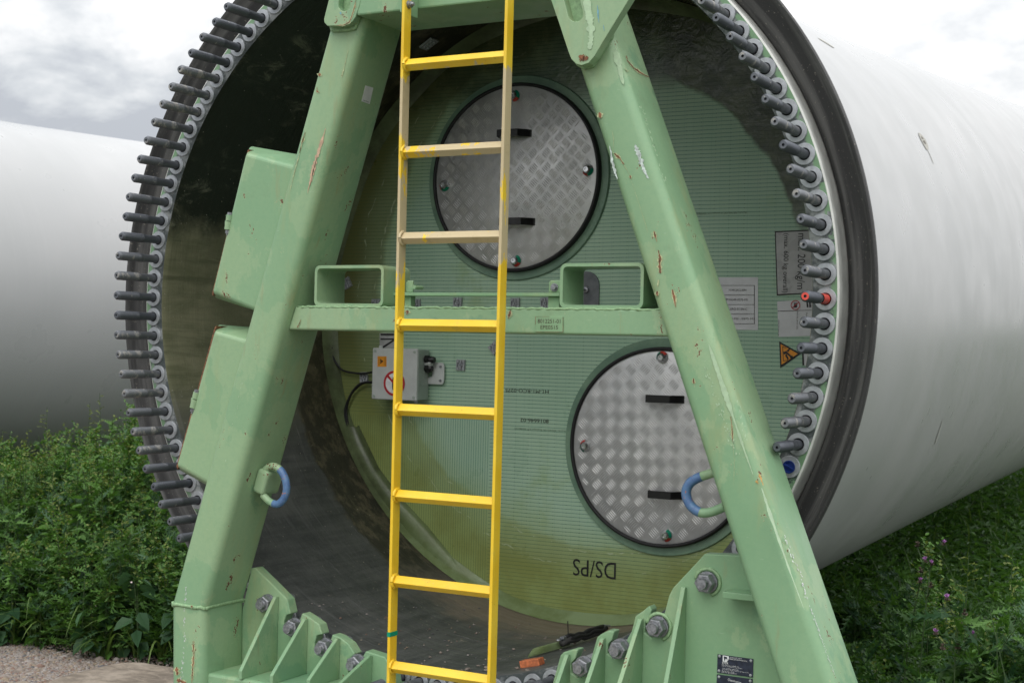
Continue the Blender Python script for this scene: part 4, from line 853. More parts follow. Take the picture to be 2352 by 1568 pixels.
for x, y in ((1652.5, 1506), (1724.5, 1516.5), (1651, 1539.5), (1723.5, 1550)):
    c_ = P(x, y, TV); obj('rivet', MB().lathe([(.0001, TV - .002), (.003, TV - .002), (.0048, TV + .001)], (c_.x, 0, c_.z), seg=10), 'zincp', pm, smooth=True)
pm2 = obj('class_plate', MB().extr([P(x, y, PVF - .003) for x, y in ((1646.5, 1547.5), (1728.5, 1558.5), (1727, 1600), (1645, 1600))], (0, .0025, 0)), 'plate', frame)
q = MB(); add_text(q, 'Classification', P(1687, 1563, TV), .044, .0072, (1, 0, -.1), (.1, 0, 1)); obj('plate_text', q, 'wprint', pm2, norm=False)
for x, y in ((1651, 1553.5), (1723, 1563)): c_ = P(x, y, TV); obj('rivet', MB().lathe([(.0001, TV - .002), (.003, TV - .002), (.0048, TV + .001)], (c_.x, 0, c_.z), seg=10), 'zincp', pm2, smooth=True)
# label on the left leg: the square code is left out, its number stays
p0, nL, dL = onface(843, 217)
if nL.x < 0: nL = -nL
c4 = [onface(x, y)[0] + nL * .0012 for x, y in ((839, 196.5), (857, 202), (848.5, 239.5), (830, 233))]
st = obj('frame_sticker', MB().extr(c4, -nL * .001), 'white_label', frame)
q = MB(); ux = (c4[2] - c4[3]).normalized(); uz = (c4[0] - c4[3]).normalized(); c_ = c4[3].lerp(c4[2], .5).lerp(c4[0].lerp(c4[1], .5), .10) + nL * .0006
add_text(q, 'N0094425', c_, (c4[2] - c4[3]).length * .7, (c4[0] - c4[3]).length * .06, ux, uz); obj('sticker_text', q, 'print', st, norm=False)

# paint damage on the frame: chips, scrapes and rust where the photograph has them
def splat(path, w, face, mat, name='paint_chip', rim=True, jag=.35):
    """irregular flake following a pixel path; face: 'F' front plane, 'L'/'R' side faces, or a depth"""
    def loc(x, y):
        if face == 'F': return P(x, y, VF - .0012), Vector((0, -1, 0))
        if face in ('L', 'R'):
            p_, n_, _ = onface(x, y, face); n_ = n_ if n_.x > 0 else -n_; return p_ + n_ * .0012, n_
        return P(x, y, face - .0012), Vector((0, -1, 0))
    def one(wid, m_, lift):
        L_, R_ = [], []; m = 11; seq = []; walk = 1.0
        for i in range(len(path) - 1):
            for j in range(m): t = j / m; seq.append((path[i][0] * (1 - t) + path[i + 1][0] * t, path[i][1] * (1 - t) + path[i + 1][1] * t))
        seq.append(path[-1]); n = len(seq)
        rnd = random.Random(int(path[0][0] * 7 + path[0][1]))
        for i, (x, y) in enumerate(seq):
            a = seq[max(i - 1, 0)]; b_ = seq[min(i + 1, n - 1)]; dx, dy = b_[0] - a[0], b_[1] - a[1]; l = hypot(dx, dy) or 1
            taper = max(.06, sin(pi * (i + .15) / (n - .7))**.5 if 0 < i < n - 1 else .06)
            walk = min(1.25, max(.35, walk + rnd.uniform(-.3, .3))); wl = wid * taper * walk * (1 + rnd.uniform(-jag, jag)) * .5; wr = wid * taper * walk * (1 + rnd.uniform(-jag, jag)) * .5
            for lst, s_, w_ in ((L_, 1, wl), (R_, -1, wr)):
                p_, n_ = loc(x - dy / l * w_ * s_, y + dx / l * w_ * s_); lst.append(p_ + n_ * lift)
        q = MB(); vs = L_ + R_; q.add(vs, [(i, i + 1, i + 1 + n, i + n) for i in range(n - 1)]); return q, m_
    if rim: q, m_ = one(w * 1.9 + 1.5, 'chip_rim', 0); obj(name, q, m_, frame)
    q, m_ = one(w, mat, .0006); obj(name, q, m_, frame)
splat([(1437, 128), (1441, 141), (1455, 157), (1472, 169), (1490, 178)], 3.0, 'R', 'paint_chip')
splat([(1434, 156), (1440, 165), (1445, 163)], 2.0, 'R', 'chip_rim', rim=False)
splat([(1406, 300), (1410, 322), (1408, 350), (1424, 365), (1432, 377), (1447, 402)], 1.2, 'F', 'chip_rim', rim=False)
splat([(1410, 352), (1424, 364), (1433, 378)], 4.0, 'F', 'paint_chip')
splat([(1447, 402), (1449, 412)], 4.0, 'F', 'paint_chip')
splat([(1377, 258), (1379, 272)], 6, 'F', 'paint_chip')
splat([(1449, 412), (1462, 450), (1478, 500), (1489, 535)], .9, 'F', 'chip_rim', rim=False)
splat([(1400, 335), (1410, 385), (1418, 412)], 5, 'F', 'white_scrape', rim=False, jag=.7)
splat([(1459, 332), (1467, 355), (1478, 388), (1490, 410)], 9, 'F', 'white_scrape', rim=False, jag=.6)
splat([(1502, 530), (1506, 545), (1509, 555)], 3.2, 'F', 'paint_chip')
splat([(1512, 574), (1516, 592), (1515, 612), (1517, 628)], 6, 'F', 'paint_chip')
splat([(1513, 642), (1510, 660)], 3.6, 'F', 'chip_rim', rim=False)
splat([(1509, 668), (1510, 680)], 5, 'F', 'paint_chip')
splat([(1544, 664), (1548, 680), (1552, 706)], 3.6, 'F', 'paint_chip')
splat([(1593, 868), (1594, 882)], 2.6, 'F', 'paint_chip')
splat([(1678, 955), (1681, 975), (1683, 1016)], 2.6, 'F', 'paint_chip')
splat([(1683, 1016), (1687, 1060), (1685, 1115)], 1.2, 'F', 'chip_rim', rim=False)
splat([(1446, 4), (1441, 10)], 3, 'F', 'chip_rim', rim=False)
# pale over-painted stripe along the corner of the right leg
splat([(1412, 112), (1422, 150), (1432, 195)], 15, 'F', 'pale_patch', rim=False, jag=.2)
splat([(1628, 790), (1648, 850), (1668, 910), (1690, 975), (1712, 1040), (1730, 1090)], 11, 'F', 'pale_patch', rim=False, jag=.10)
splat([(1748, 1120), (1764, 1170), (1786, 1235), (1816, 1320), (1846, 1400)], 7, 'R', 'pale_patch', rim=False, jag=.12)
splat([(1742, 1088), (1747, 1100), (1752, 1115)], 7, 'R', 'peel', name='peeling_flake', rim=False)
splat([(1736, 1103), (1742, 1110)], 5, 'F', 'peel', name='peeling_flake', rim=False)
# left leg
splat([(702, 300), (692, 336), (683, 372), (674, 405), (666, 440)], 3.0, 'F', 'chip_rim', rim=False, jag=.8)
splat([(701, 303), (693, 330), (688, 352)], 2.2, 'F', 'paint_chip', jag=.8)
splat([(748, 295), (738, 330), (726, 365), (714, 412), (706, 445)], 6.5, 'F', plain('primer_scrape', (.52, .36, .25), .6, 0, .2, 60), rim=False, jag=.5)
splat([(728, 362), (720, 392), (712, 428)], 2.8, 'F', 'paint_chip', jag=.6)
splat([(735, 168), (733, 176)], 4, 'F', 'paint_chip')
splat([(728, 200), (728, 210), (735, 214)], 2.2, 'F', 'paint_chip')
splat([(800, 115), (792, 150), (785, 178)], 2.4, 'F', 'chip_rim', rim=False, jag=.8)
splat([(443, 1470), (446, 1500), (442, 1540), (440, 1575)], 2.0, 'F', 'paint_chip', jag=.8)
splat([(406, 1530), (407, 1550)], 5, 'F', 'paint_chip', jag=.7)
splat([(406, 1560), (416, 1563), (427, 1568)], 10, 'F', 'paint_chip', jag=.6)
splat([(438, 1392), (443, 1392)], 7, VF - .008, 'paint_chip')
# lugs
splat([(1346, -8), (1352, 30), (1357, 60), (1358, 90), (1354, 114)], 26, VF - .050, 'pale_patch', rim=False, jag=.10)
splat([(1330, 128), (1340, 136), (1352, 132)], 20, VF - .050, 'paint_chip', rim=False, jag=.5)
splat([(1372, 12), (1374, 35), (1376, 55)], 2.6, VF - .050, 'blue_scrape', rim=False, jag=.6)
splat([(1386, 58), (1388, 72)], 2.0, VF - .050, 'blue_scrape', rim=False, jag=.6)
splat([(782, 28), (783, 34)], 4.0, VF - .042, 'blue_scrape', rim=False, jag=.6)
splat([(818, -5), (815, 15), (808, 38), (802, 52), (790, 58), (770, 59)], 1.6, VF - .042, 'paint_chip', rim=True, jag=.6)
# beam
splat([(936, 712), (934, 722)], 5, BVF - .001, 'paint_chip', jag=.8); splat([(1173, 712), (1170, 722), (1168, 732)], 4, BVF - .001, 'paint_chip', jag=.8)
splat([(683, 752), (688, 742), (691, 733)], 2.6, BVF - .001, 'paint_chip', jag=.8)

def dashes(path, w, face, n, mat='wprint'):
    rnd = random.Random(int(path[0][0])); q = MB()
    for _ in range(n):
        i = rnd.randrange(len(path) - 1); t = rnd.random(); x = path[i][0] * (1 - t) + path[i + 1][0] * t; y = path[i][1] * (1 - t) + path[i + 1][1] * t
        dx, dy = path[i + 1][0] - path[i][0], path[i + 1][1] - path[i][1]; l = hypot(dx, dy); L_ = rnd.uniform(1.5, 9); ww = w * rnd.uniform(.2, 1); ox = rnd.gauss(0, w * .9)
        pts = []
        for a_, b_ in ((0, 0), (.4, .5), (1, 0), (.5, -.5)):
            px = x + ox + dx / l * L_ * a_ - dy / l * ww * b_; py = y + dy / l * L_ * a_ + dx / l * ww * b_
            if face == 'F': pts.append(P(px, py, VF - .0015))
            else: p_, n_, _d = onface(px, py, face); pts.append(p_ + (n_ if n_.x > 0 else -n_) * .0012)
        q.add(pts, [(0, 1, 2, 3)])
    tag(obj('scratches', q, mat, frame, norm=False), kind='stuff')
dashes([(427, 1345), (424, 1400), (422, 1440), (424, 1470), (420, 1520), (415, 1565)], 1.6, 'F', 60)
dashes([(1800, 1225), (1808, 1250), (1818, 1275), (1830, 1300), (1840, 1330), (1852, 1370)], 2.6, 'R', 46)
dashes([(1857, 1385), (1870, 1420), (1890, 1478), (1915, 1545)], 1.2, 'R', 70)
dashes([(1690, 900), (1702, 960), (1712, 1010)], 2, 'R', 14, 'pale_patch'); dashes([(1470, 240), (1500, 330), (1530, 420)], 2.2, 'F', 30, 'pale_patch')
dashes([(1620, 840), (1650, 930), (1690, 1040)], 4, 'F', 60, 'pale_patch'); dashes([(560, 860), (540, 960), (500, 1120)], 2, 'F', 14, 'pale_patch')

# ================================================================ LADDER
ladder = thing('ladder', 'yellow steel ladder with worn paint standing before the frame', 'ladder', (.32, -.48, 0))
LV = -.50
def rail(xa, ya, xb, yb, w, label):
    a, c_ = P(xa, ya, LV), P(xb, yb, LV); d = (c_ - a) / (c_.z - a.z); zt_, zb2 = ZC + 1.12, ZC - 1.72
    t_, b_ = a + d * (zt_ - a.z), a + d * (zb2 - a.z)
    q = MB(); q.loft([[(p.x, LV, p.z), (p.x + w, LV, p.z), (p.x + w, LV + .042, p.z), (p.x, LV + .042, p.z)] for p in (t_, b_)]); obj('rail', q, 'yellow', ladder, bevel=.0015, label=label); return a, d
aL, dLr = rail(921, 100, 888, 1540, .0105, 'left rail with a green tape band'); aR, dRr = rail(1157, 100, 1119, 1540, .0105, 'right rail')
for i, y in enumerate((150, 350, 547, 746, 941, 1139, 1337, 1535)):
    z = P(935, y, LV + .02).z; xl_ = (aL + dLr * (z - aL.z)).x + .010; xr_ = (aR + dRr * (z - aR.z)).x + .001; yc = LV + .021; h = .0205
    s_ = (yc - .0165, yc + .0165)
    q = MB(); q.loft([[(x, yc - h, z - .002), (x, yc, z + h), (x, yc + h, z), (x, yc, z - h)] for x in (xl_, xr_)]); rg_ = obj('rung', q, 'yellow', ladder, bevel=.002)
    q = MB(); dd_ = [Vector((xl_ + .002, yc - h * cos(t) * 1.05, z + h * sin(t) * 1.05)) for t in [2 * pi * j_ / 12 for j_ in range(13)]]; q.tube(dd_, [random.uniform(.004, .0065) for _ in dd_], 6, caps=False); obj('weld_bead', q, 'yellow', rg_, smooth=True)
p = P(898, 1457, LV); zz = p.z; xx = (aL + dLr * (zz - aL.z)).x; obj('tape_band', MB().box((xx - .0012, LV - .0012, zz - .0075), (xx + .0117, LV + .0432, zz + .0075)), 'teal', ladder)
z_b = P(938, 10, LV + .02).z; xx = (aL + dLr * (z_b - aL.z)).x + .0105
obj('ladder_bolt', MB().lathe([(.0001, xx + .022), (.006, xx + .022), (.007, xx + .014), (.0115, xx + .012), (.0115, xx + .003), (.014, xx + .0025), (.014, xx)], (0, LV + .024, z_b), 'X', 12), 'steel', ladder)
obj('ladder_bracket', MB().box((xx - .0165, LV - .002, z_b - .03), (xx - .0107, -.4005, z_b + .08)), 'green', frame, bevel=.002)
xx = (aR + dRr * (z_b - aR.z)).x + .0105; obj('ladder_bracket', MB().box((xx + .0005, LV + .004, z_b + .02), (xx + .0065, -.4005, z_b + .12)), 'green', frame, bevel=.002)

# ================================================================ SECOND BLADE BEHIND
b = MB(); rings = []; X2, Z2 = -7.3, ZC + .13
for Y in (-3, 0, 3, 4.5, 6, 8, 10, 13, 17, 22, 30):
    g_ = .035 * max(0, Y - 3.5); R2 = 1.53 * (1 if Y < 14 else max(.2, 1 - (Y - 14) / 20))
    rings.append([(X2 + (R2 - .0 * g_) * cos(t), Y, Z2 + g_ * .5 + (R2 + g_ * .5) * sin(t)) for t in [2 * pi * j / 120 for j in range(120)]])
b.loft(rings, caps=True); b2 = thing('wind_turbine_blade', 'pale white blade lying further back at the left edge behind the weeds', 'wind turbine blade', (X2, 3, 0), 'wind turbine blades')
obj('outer_shell', b, 'gelcoat', b2, smooth=True, auto=.9)
b = MB()
for Y in (0.2, 16): b.box((X2 - .9, Y, 0), (X2 + .9, Y + .5, Z2 - 1.38))
obj('support_block', b, 'timber', b2)
# scuffs on the main blade
def bladept(px, py):
    d = MR @ Vector(((px - 1176) / F, 1, -(py - 784) / F)); lo, hi_ = 3.0, None
    def inside(t):
        p_ = CAM + d * t; w, zt_, zb2 = sec(min(max(p_.y, .1), 10)); c0, rz_ = (zt_ + zb2) / 2, (zt_ - zb2) / 2
        return p_.y > .1 and (p_.x / w)**2 + ((p_.z - ZC - c0) / rz_)**2 < 1
    t = 3.0
    while t < 14 and not inside(t): t += .02
    lo, hi_ = t - .02, t
    for _ in range(20):
        m_ = (lo + hi_) / 2
        if inside(m_): hi_ = m_
        else: lo = m_
    p_ = CAM + d * lo; n_ = Vector((p_.x, 0, p_.z - ZC)).normalized(); return p_ + n_ * .0022
k = NB('scuff', .6); k.col((.10, .09, .07)); SC = k.m; k = NB('scuff_pale', .5); k.col((.36, .35, .31)); SC2 = k.m; k = NB('scuff_faint', .45); k.col((.50, .50, .48)); SC3 = k.m
def scuff(path, w, mat):
    n = len(path); q = MB(); A_, B_ = [], []
    for i, (x, y) in enumerate(path):
        wi = w * max(.1, sin(pi * (i + .3) / n)); A_.append(bladept(x - wi / 2, y)); B_.append(bladept(x + wi / 2, y))
    q.add(A_ + B_, [(i, i + 1, i + 1 + n, i + n) for i in range(n - 1)]); obj('scuff_mark', q, mat, blade, norm=False, smooth=True)
scuff([(2110, 306), (2114, 312), (2120, 322), (2126, 334), (2130, 345)], 11, SC2); scuff([(2115, 314), (2118, 319), (2122, 327), (2125, 332)], 6, SC)
scuff([(2128, 340), (2136, 356), (2144, 376)], 2.0, SC3)
scuff([(1878, 88), (1888, 94), (1900, 101), (1915, 111)], 5, SC2); scuff([(2166, 960), (2158, 985), (2150, 1010), (2147, 1018)], 2.5, SC3)

# ================================================================ VEGETATION
class VG:
    def __init__(s, off=0.0): s.v = []; s.f = []; s.m = []; s.t = []; s.off = off
    def quad(s, pts, mi, tone): o = len(s.v); s.v += pts; s.f.append(tuple(range(o, o + len(pts)))); s.m.append(mi); s.t.append(tone)
    def leaf(s, p, d, n, L_, w, mi, tone, droop=.3, lobes=0):
        """leaf from p along d, folded along the midrib"""
        n = n + Vector((random.uniform(-.7, .7), random.uniform(-.7, .7), 0)); sd_ = d.cross(n).normalized(); up = sd_.cross(d).normalized()
        ax = [p + d * (L_ * t) + up * (-droop * L_ * t * t) for t in (0, .35, .7, 1)]
        if lobes:
            k = 4; pts_l, pts_r, mid = [], [], []
            for i in range(k):
                t0, t1 = .12 + i * .22, .26 + i * .22; sp = w * (1 - abs(i - 1.2) * .22)
                a = p + d * L_ * t0 + up * (-droop * L_ * t0 * t0); c0 = p + d * L_ * t1 + up * (-droop * L_ * t1 * t1); tip = p + d * L_ * (t1 + .08) + up * (-droop * L_ * t1 * t1 + sp * .25)
                s.quad([a, tip + sd_ * sp, c0], mi, tone); s.quad([a, c0, tip - sd_ * sp], mi, tone * .9)
            s.quad([p, ax[1] + sd_ * w * .40, ax[3], ax[1] - sd_ * w * .40], mi, tone); return
        l = [ax[1] + sd_ * w + up * w * .3, ax[2] + sd_ * w * .7 + up * w * .2]; r = [ax[1] - sd_ * w + up * w * .3, ax[2] - sd_ * w * .7 + up * w * .2]
        s.quad([ax[0], l[0], l[1], ax[3]], mi, tone); s.quad([ax[0], ax[3], r[1], r[0]], mi, tone * .88)
    def blade(s, p, d, L_, w, bend, mi, tone, seg=5):
        sd_ = Vector((-d.y, d.x, 0)); sd_ = sd_.normalized() if sd_.length > 1e-4 else Vector((1, 0, 0)); a = random.uniform(-.5, .5); hd_ = Vector((d.x, d.y, 0)); hd_ = hd_.normalized() if hd_.length > 1e-3 else Vector((cos(a), sin(a), 0))
        prev = None; q = p.copy(); dr = d.normalized()
        for i in range(seg + 1):
            t = i / seg; wi = w * (1 - t**1.6) + .0005; cur = (q - sd_ * wi, q + sd_ * wi)
            if prev: s.quad([prev[0], prev[1], cur[1], cur[0]], mi, tone)
            prev = cur; q = q + dr * (L_ / seg); dr = (dr + hd_ * bend * .3 + Vector((0, 0, -bend * .35 * (1 + t)))).normalized()
    def stem(s, pts, r, mi, tone):
        for i in range(len(pts) - 1):
            a, b_ = pts[i], pts[i + 1]; d = (b_ - a).normalized(); u = d.orthogonal().normalized() * r; w_ = d.cross(u)
            for e1, e2 in ((u, w_), (w_, -u), (-u, u)): s.quad([a + e1, a + e2, b_ + e2 * .8, b_ + e1 * .8], mi, tone)
    def build(s, name, parent=None, base=None, **kw):
        me = bpy.data.meshes.new(name); off = base or Vector((0, 0, 0)); me.from_pydata([tuple(v - off) for v in s.v], [], s.f)
        for m in VM: me.materials.append(M[m])
        me.polygons.foreach_set('material_index', s.m); at = me.attributes.new('tone', 'FLOAT', 'FACE'); at.data.foreach_set('value', [max(0, min(1, t + s.off)) for t in s.t])
        o = bpy.data.objects.new(name, me); COL.objects.link(o); o.location = off
        if parent: o.parent = parent; o.location = off - wloc(parent)
        return tag(o, **kw)
VM = ['leaf', 'leafb', 'grass', 'seed', 'stem', 'purple', 'bud', 'pinkw']
R = random.uniform
def rdir(el=0.3): a = R(0, 2 * pi); return Vector((cos(a) * cos(el), sin(a) * cos(el), sin(el)))
def stemline(p, h, lean=.15):
    a = R(0, 2 * pi); l = R(0, lean); return [p + Vector((cos(a) * l * h * t * t, sin(a) * l * h * t * t, h * t)) for t in (0, .25, .5, .75, 1)]
def at_line(pts, t): i = min(int(t * (len(pts) - 1)), len(pts) - 2); f = t * (len(pts) - 1) - i; return pts[i].lerp(pts[i + 1], f)
def mugwort(g, p, h, dn=1.0):
    st_ = stemline(p, h, .07); g.stem(st_, .0022, 4, .5); tn = R(.3, .8)
    for i in range(int(h * 26)):
        t = R(.08, 1); q = at_line(st_, t); L_ = .13 * (1.25 - t) * R(.7, 1.2); g.leaf(q, rdir(R(-.1, .7)), Vector((0, 0, 1)), L_ + .02, .026, 0, tn + R(-.3, .3) + .2 * t, .3, 1)
    for i in range(int(h * 18 * dn)):          # wispy flower spikes at the top
        t = R(.6, 1); q = at_line(st_, t); d = rdir(R(.5, 1.2)); e_ = q + d * R(.05, .16) * (1.6 - t)
        for j in range(6): w_ = q.lerp(e_, (j + 1) / 6); g.leaf(w_, rdir(.5), Vector((0, 0, 1)), .020, .007, 3 if random.random() < .3 else 0, R(.5, 1), 0)
def broadleaf(g, p, h, sz=.08):
    st_ = stemline(p, h, .3); g.stem(st_, .0022, 4, .4); tn = R(.25, .7)
    for i in range(int(h * 30) + 4): 
        t = R(.2, 1); q = at_line(st_, t); d = rdir(R(-.1, .5)); q2 = q + d * .03; g.leaf(q2, (d + Vector((0, 0, -.5))).normalized(), Vector((0, 0, 1)), sz * R(.8, 1.5), sz * R(.35, .5), 1, tn + R(-.25, .3), .35)
    for i in range(4): q = at_line(st_, R(.6, 1)) + rdir(.6) * .03; g.leaf(q, rdir(.8), Vector((0, 0, 1)), .010, .006, 7 if i < 1 else 3, .9, 0)
def thistle(g, p, h, heads=0, sc=1.0):
    st_ = stemline(p, h, .18); g.stem(st_, .003, 4, .5); tn = R(.3, .75)
    for i in range(int(h * 24 / sc)):
        t = R(.05, .98); q = at_line(st_, t); g.leaf(q, rdir(R(-.1, .9)), Vector((0, 0, 1)), (.20 * (1.2 - t) * R(.7, 1.2) + .04) * sc, .044 * sc * (1.3 - t * .6), 0 if random.random() < .6 else 1, tn + R(-.3, .35), .35, 1)
    for i in range(heads):
        q = at_line(st_, R(.8, 1)); e_ = q + rdir(R(.6, 1.2)) * R(.04, .13); g.stem([q, e_], .0018, 4, .5)
        for j in range(9): g.leaf(e_, rdir(R(.2, 1.3)), Vector((0, 0, 1)), .014, .006, 6, .5, 0)
        for j in range(14): g.leaf(e_ + Vector((0, 0, .010)), rdir(R(.5, 1.5)), Vector((0, 0, 1)), .015, .0022, 5 if i % 3 else 6, .5, 0)
def nettle(g, p, h):
    st_ = stemline(p, h, .15); g.stem(st_, .0022, 4, .4); tn = R(.2, .7)
    for i in range(int(h * 20)):
        t = .1 + .9 * i / (h * 20); q = at_line(st_, min(t, 1)); 
        for s_ in range(2): g.leaf(q, rdir(R(.1, .6)), Vector((0, 0, 1)), .10 * (1.3 - t) + .03, .026, 0, tn + R(-.25, .3) + t * .25, .35)
def tallgrass(g, p, h, nb=6, seed=True):
    for i in range(nb): g.blade(p + Vector((R(-.03, .03), R(-.03, .03), 0)), (rdir(R(1.1, 1.45))), h * R(.6, 1.0), R(.004, .009), R(.35, .9), 2, R(.2, .9), 7)
    if seed:
        st_ = stemline(p, h, .12); g.stem(st_, .0016, 4, .8)
        for i in range(9):
            q = at_line(st_, .80 + .2 * i / 9); d = rdir(R(.2, .8)); L_ = .075 * (1.2 - i / 11)
            for j in range(7):
                w_ = q + d * (L_ * j / 7) + Vector((0, 0, -.008 * j * j / 20)); g.leaf(w_, (d + rdir(R(-.5, .5)) * .5).normalized(), Vector((0, 0, 1)), .012, .0045, 3, R(.3, 1), 0)
def bush(g, p, h, n, L0, wd=.16):
    """prickly branching weed: small curled lobed leaves through the whole volume"""
    st_ = stemline(p, h, .2); g.stem(st_, .0022, 4, .5); tn = R(.2, .65); sub = []
    for i in range(5): q = at_line(st_, R(.3, .9)); e_ = q + rdir(R(.5, 1.0)) * h * R(.15, .30); sub.append((q, e_)); g.stem([q, e_], .0014, 4, .5)
    for i in range(n):
        if i % 2: a_, b_ = random.choice(sub); q = a_.lerp(b_, R(.1, 1))
        else: q = at_line(st_, R(.05, 1))
        q = q + rdir(R(-.4, .6)) * R(0, wd * .4); hh = (q.z - p.z) / h
        g.leaf(q, rdir(R(-.3, 1.1)), Vector((R(-.8, .8), R(-.8, .8), 1)), L0 * R(.6, 1.3), L0 * .24 * R(.7, 1.3), 0 if random.random() < .7 else 1, tn + R(-.35, .35) + .25 * (hh - .5), R(-.1, .7), 1)
# --- masses
g = VG()
def left_edge(y_px): return y_px
cnt = 0
for i in range(900):
    x = R(-260, 560); y = 1480 + x * .135 + R(-6, 10) if x > 0 else 1476 + R(-6, 10)
    f = PZ(x, y, 0); bk = random.random()**1.3 * 3.2; d = (f - Vector((CAM.x, CAM.y, 0))).normalized(); p = f + d * (bk + .04); p.z = 0
    if p.x > -2.0 and p.y < 1.6 and p.x > -1.9: continue
    h = R(.30, .55) + min(bk, 1.2) * .42 if bk < 3 else R(.7, 1.1); h *= R(.75, 1.15) * (1.16 if 90 < x < 420 and bk > .6 else 1.0)
    if x > 330: h *= .95
    qx = (p - CAM).dot(MR.col[0]) / (p - CAM).dot(MR.col[1]) * F + 1176; yl_ = 1115 if qx < 120 else max(1020, 1115 - (qx - 120) * .5)
    h = min(h, (ZC - .179 - (yl_ - 838) / F * (p - CAM).dot(MR.col[1])) * random.choice((R(.65, .9), R(.88, 1.0), R(.95, 1.12)))); h = max(h, .2)
    r_0 = random.random()
    if r_0 < .28: mugwort(g, p, h * 1.05)
    elif r_0 < .38: broadleaf(g, p, h * .85)
    elif r_0 < .50: nettle(g, p, h)
    elif r_0 < .84: bush(g, p, h * R(.8, 1.05), int(30 + 60 * h), .085, .2)
    else: tallgrass(g, p, h * 1.25, 7, random.random() < .5)
print('left veg', len(g.f))
g.build('weeds', kind='stuff', label='dense green weeds growing along the gravel edge at the left', cat='weeds')
g = VG(-.22)
def prj(p):
    q_ = p - CAM; f_w = q_.dot(MR.col[1]); return 1176 + F * q_.dot(MR.col[0]) / f_w, 784 - F * q_.dot(MR.col[2]) / f_w, f_w
for i in range(2100):
    p = Vector((R(.7 if i % 3 == 0 else 1.5, 3.6), R(-.6, 4.6), 0)); px_, py_, dist = prj(p)
    if dist < 3.0 or px_ < 1800 or px_ > 2480: continue
    if px_ < 2030 and p.y < .6 and p.x > 1.0: continue
    if p.x < 2.35 and p.y < .30: continue
    ylim = 1368 - 55 * sin((px_ - 1850) / 90) - (px_ - 1900) * .05
    h = ZC - .179 - (ylim - 840) / F * dist; h = min(h, 1.25) * R(.62, 1.02)
    if p.y > .1 and p.x < 1.8: h = min(h, R(.22, .50))
    if h < .15: h = .15
    r_0 = random.random()
    if r_0 < .74: bush(g, p, h * R(.75, 1.1), int(30 + 60 * h), .095 * R(.8, 1.25))
    elif r_0 < .80: broadleaf(g, p, h * .8, .07)
    elif r_0 < .90: mugwort(g, p, h)
    else: tallgrass(g, p, h * 1.25, 4, random.random() < .4)
print('right veg', len(g.f))
g.build('weeds', kind='stuff', label='dark prickly thistles and weeds filling the lower right corner', cat='weeds')
g = VG(-.30)
for i in range(15000):                                   # low leafy growth under and behind the blade
    x = R(1750, 2500); y = 905 + 560 * random.random()**1.5; p = PZ(x, y, 0); p.z = 0
    if (p - CAM).length > 60: continue
    s_ = max(.8, min(3.2, (p - CAM).length / 8)); tn = R(0, .55)
    for j in range(6):
        q = p + Vector((R(-.12, .12) * s_, R(-.12, .12) * s_, R(.03, .20) * s_ * .8)); g.leaf(q, rdir(R(-.2, .9)), Vector((0, 0, 1)), R(.035, .07) * s_, R(.007, .015) * s_, 0, tn + R(-.15, .25), .3)
    if i % 6 == 0: g.blade(p, rdir(R(.8, 1.4)), R(.15, .35) * s_, .005 * s_, R(.3, .9), 2, R(0, .4), 3)
for i in range(9000):
    x = R(-120, 420); y = 1000 + 430 * random.random(); p = PZ(x, y, 0); p.z = 0
    if (p - CAM).length > 40: continue
    g.blade(p, rdir(R(.8, 1.4)), R(.3, .6), R(.006, .014), R(.3, .9), random.choice((0, 0, 2)), R(0, .6), 3)
print('meadow', len(g.f))
g.build('meadow_grass', kind='stuff', label='dark meadow grass on the ground below and behind the blades', cat='grass')
# --- plants that stand out one by one
def plant(name, fn, px, py, z_, label, cat, **kw):
    grp = {'grass_plant': 'tall seeding grasses', 'mugwort': 'feathery weeds', 'broadleaf_weed': 'broad leaved weeds', 'thistle': 'thistles'}[name]
    """top of the plant seen at px, py; base on the ground at distance z_ from the camera"""
    d = MR @ Vector(((px - 1176) / F, 1, -(py - 784) / F)); top = CAM + d * z_; base = Vector((top.x, top.y, 0)); g_ = VG(); random.seed(int(px * 3 + py)); kw = dict(kw, dn=3.2) if fn is mugwort else kw; fn(g_, base, top.z, **kw)
    return g_.build(name, base=base, label=label, cat=cat, group=grp)
plant('grass_plant', tallgrass, 108, 935, 9.3, 'tall grass with yellow green seed head against the left blade', 'grass plant', nb=8)
plant('grass_plant', tallgrass, 40, 1030, 9.0, 'arching grass stalk nearest the left edge of the picture', 'grass plant', nb=6)
plant('mugwort', mugwort, 285, 935, 9.0, 'feathery tall weed rising beside the rubber collar on the left', 'weed')
plant('mugwort', mugwort, 240, 985, 8.9, 'feathery weed just left of the tallest one beside the collar', 'weed')
plant('mugwort', mugwort, 150, 1010, 9.1, 'feathery weed in front of the left blade right of the seeding grass', 'weed')
plant('mugwort', mugwort, 318, 1060, 8.4, 'feathery weed under the lowest left studs', 'weed')
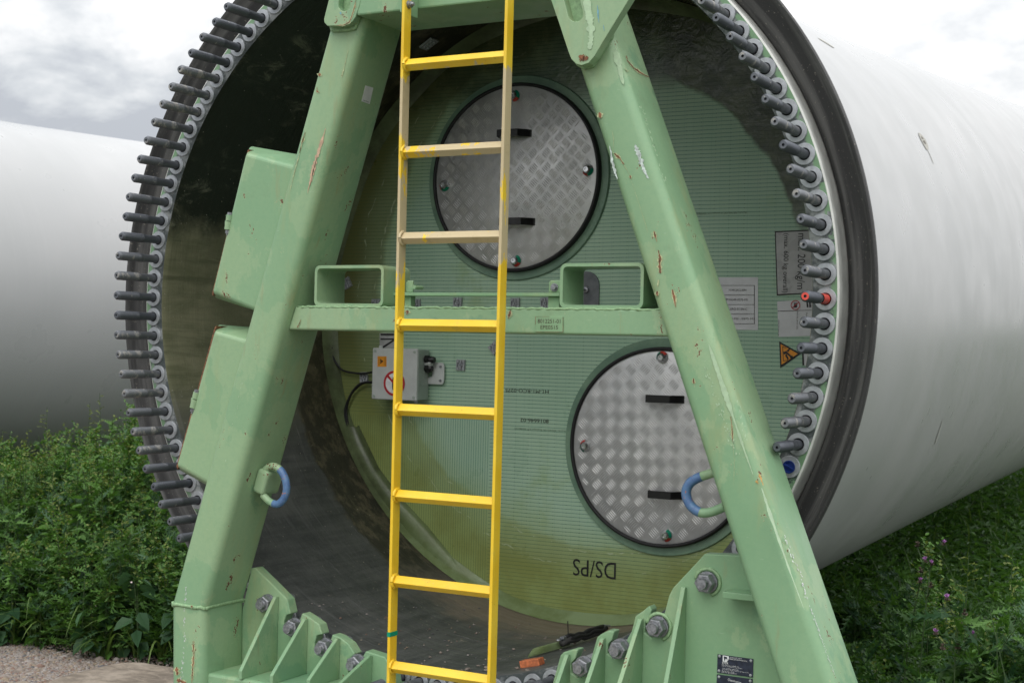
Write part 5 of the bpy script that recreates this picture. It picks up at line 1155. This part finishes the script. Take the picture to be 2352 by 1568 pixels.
for i, (px, py, d_, nm, fn, lb) in enumerate(((330, 1010, 8.6, 'mugwort', mugwort, 'feathery weed overlapping the lower edge of the rubber collar'), (262, 1040, 8.5, 'mugwort', mugwort, 'short feathery weed left of the rubber collar'), (205, 1035, 9.2, 'grass_plant', tallgrass, 'seeding grass in the middle of the left weeds'), (128, 1085, 8.8, 'grass_plant', tallgrass, 'short seeding grass below the tallest grass on the left'), (20, 1075, 8.9, 'mugwort', mugwort, 'feathery weed at the left edge of the picture'), (170, 1060, 8.6, 'mugwort', mugwort, 'feathery weed between the two seeding grasses on the left'), (75, 1050, 9.4, 'grass_plant', tallgrass, 'seeding grass left of the tallest one'), (300, 985, 9.0, 'mugwort', mugwort, 'second tallest feathery weed beside the collar'))): plant(nm, fn, px, py, d_, lb, 'weed' if fn is mugwort else 'grass plant')
plant('broadleaf_weed', broadleaf, 85, 1290, 8.0, 'broad leaved bluish weed low on the left', 'weed', sz=.085)
plant('broadleaf_weed', broadleaf, 215, 1310, 7.9, 'broad leaved bluish weed between the left weeds and the stub leg', 'weed', sz=.085)
plant('broadleaf_weed', broadleaf, 145, 1345, 7.8, 'lowest broad leaved weed just behind the gravel', 'weed', sz=.075)
plant('thistle', thistle, 2070, 1272, 5.6, 'thistle with the most purple blooms under the right blade', 'thistle', heads=4, sc=.55)
plant('thistle', thistle, 2110, 1300, 5.5, 'thistle with purple blooms right of the tallest one', 'thistle', heads=3, sc=.55)
plant('thistle', thistle, 2235, 1430, 4.9, 'low thistle with faded purple heads at the lower right', 'thistle', heads=2, sc=.55)
plant('thistle', thistle, 2195, 1500, 4.7, 'low thistle nearest the bottom edge on the right', 'thistle', heads=4, sc=.55)
plant('mugwort', mugwort, 2280, 1440, 4.9, 'pale feathery weed near the right edge', 'weed')
plant('mugwort', mugwort, 2135, 1262, 5.7, 'feathery weed behind the purple thistles', 'weed')
plant('grass_plant', tallgrass, 2215, 1270, 5.4, 'grass with drooping seed head right of the purple thistles', 'grass plant', nb=3)
plant('grass_plant', tallgrass, 2320, 1265, 5.1, 'long arching grass blade at the right edge', 'grass plant', nb=5)
plant('grass_plant', tallgrass, 2175, 1370, 5.0, 'bright seeding grass in the middle of the right weeds', 'grass plant', nb=4)
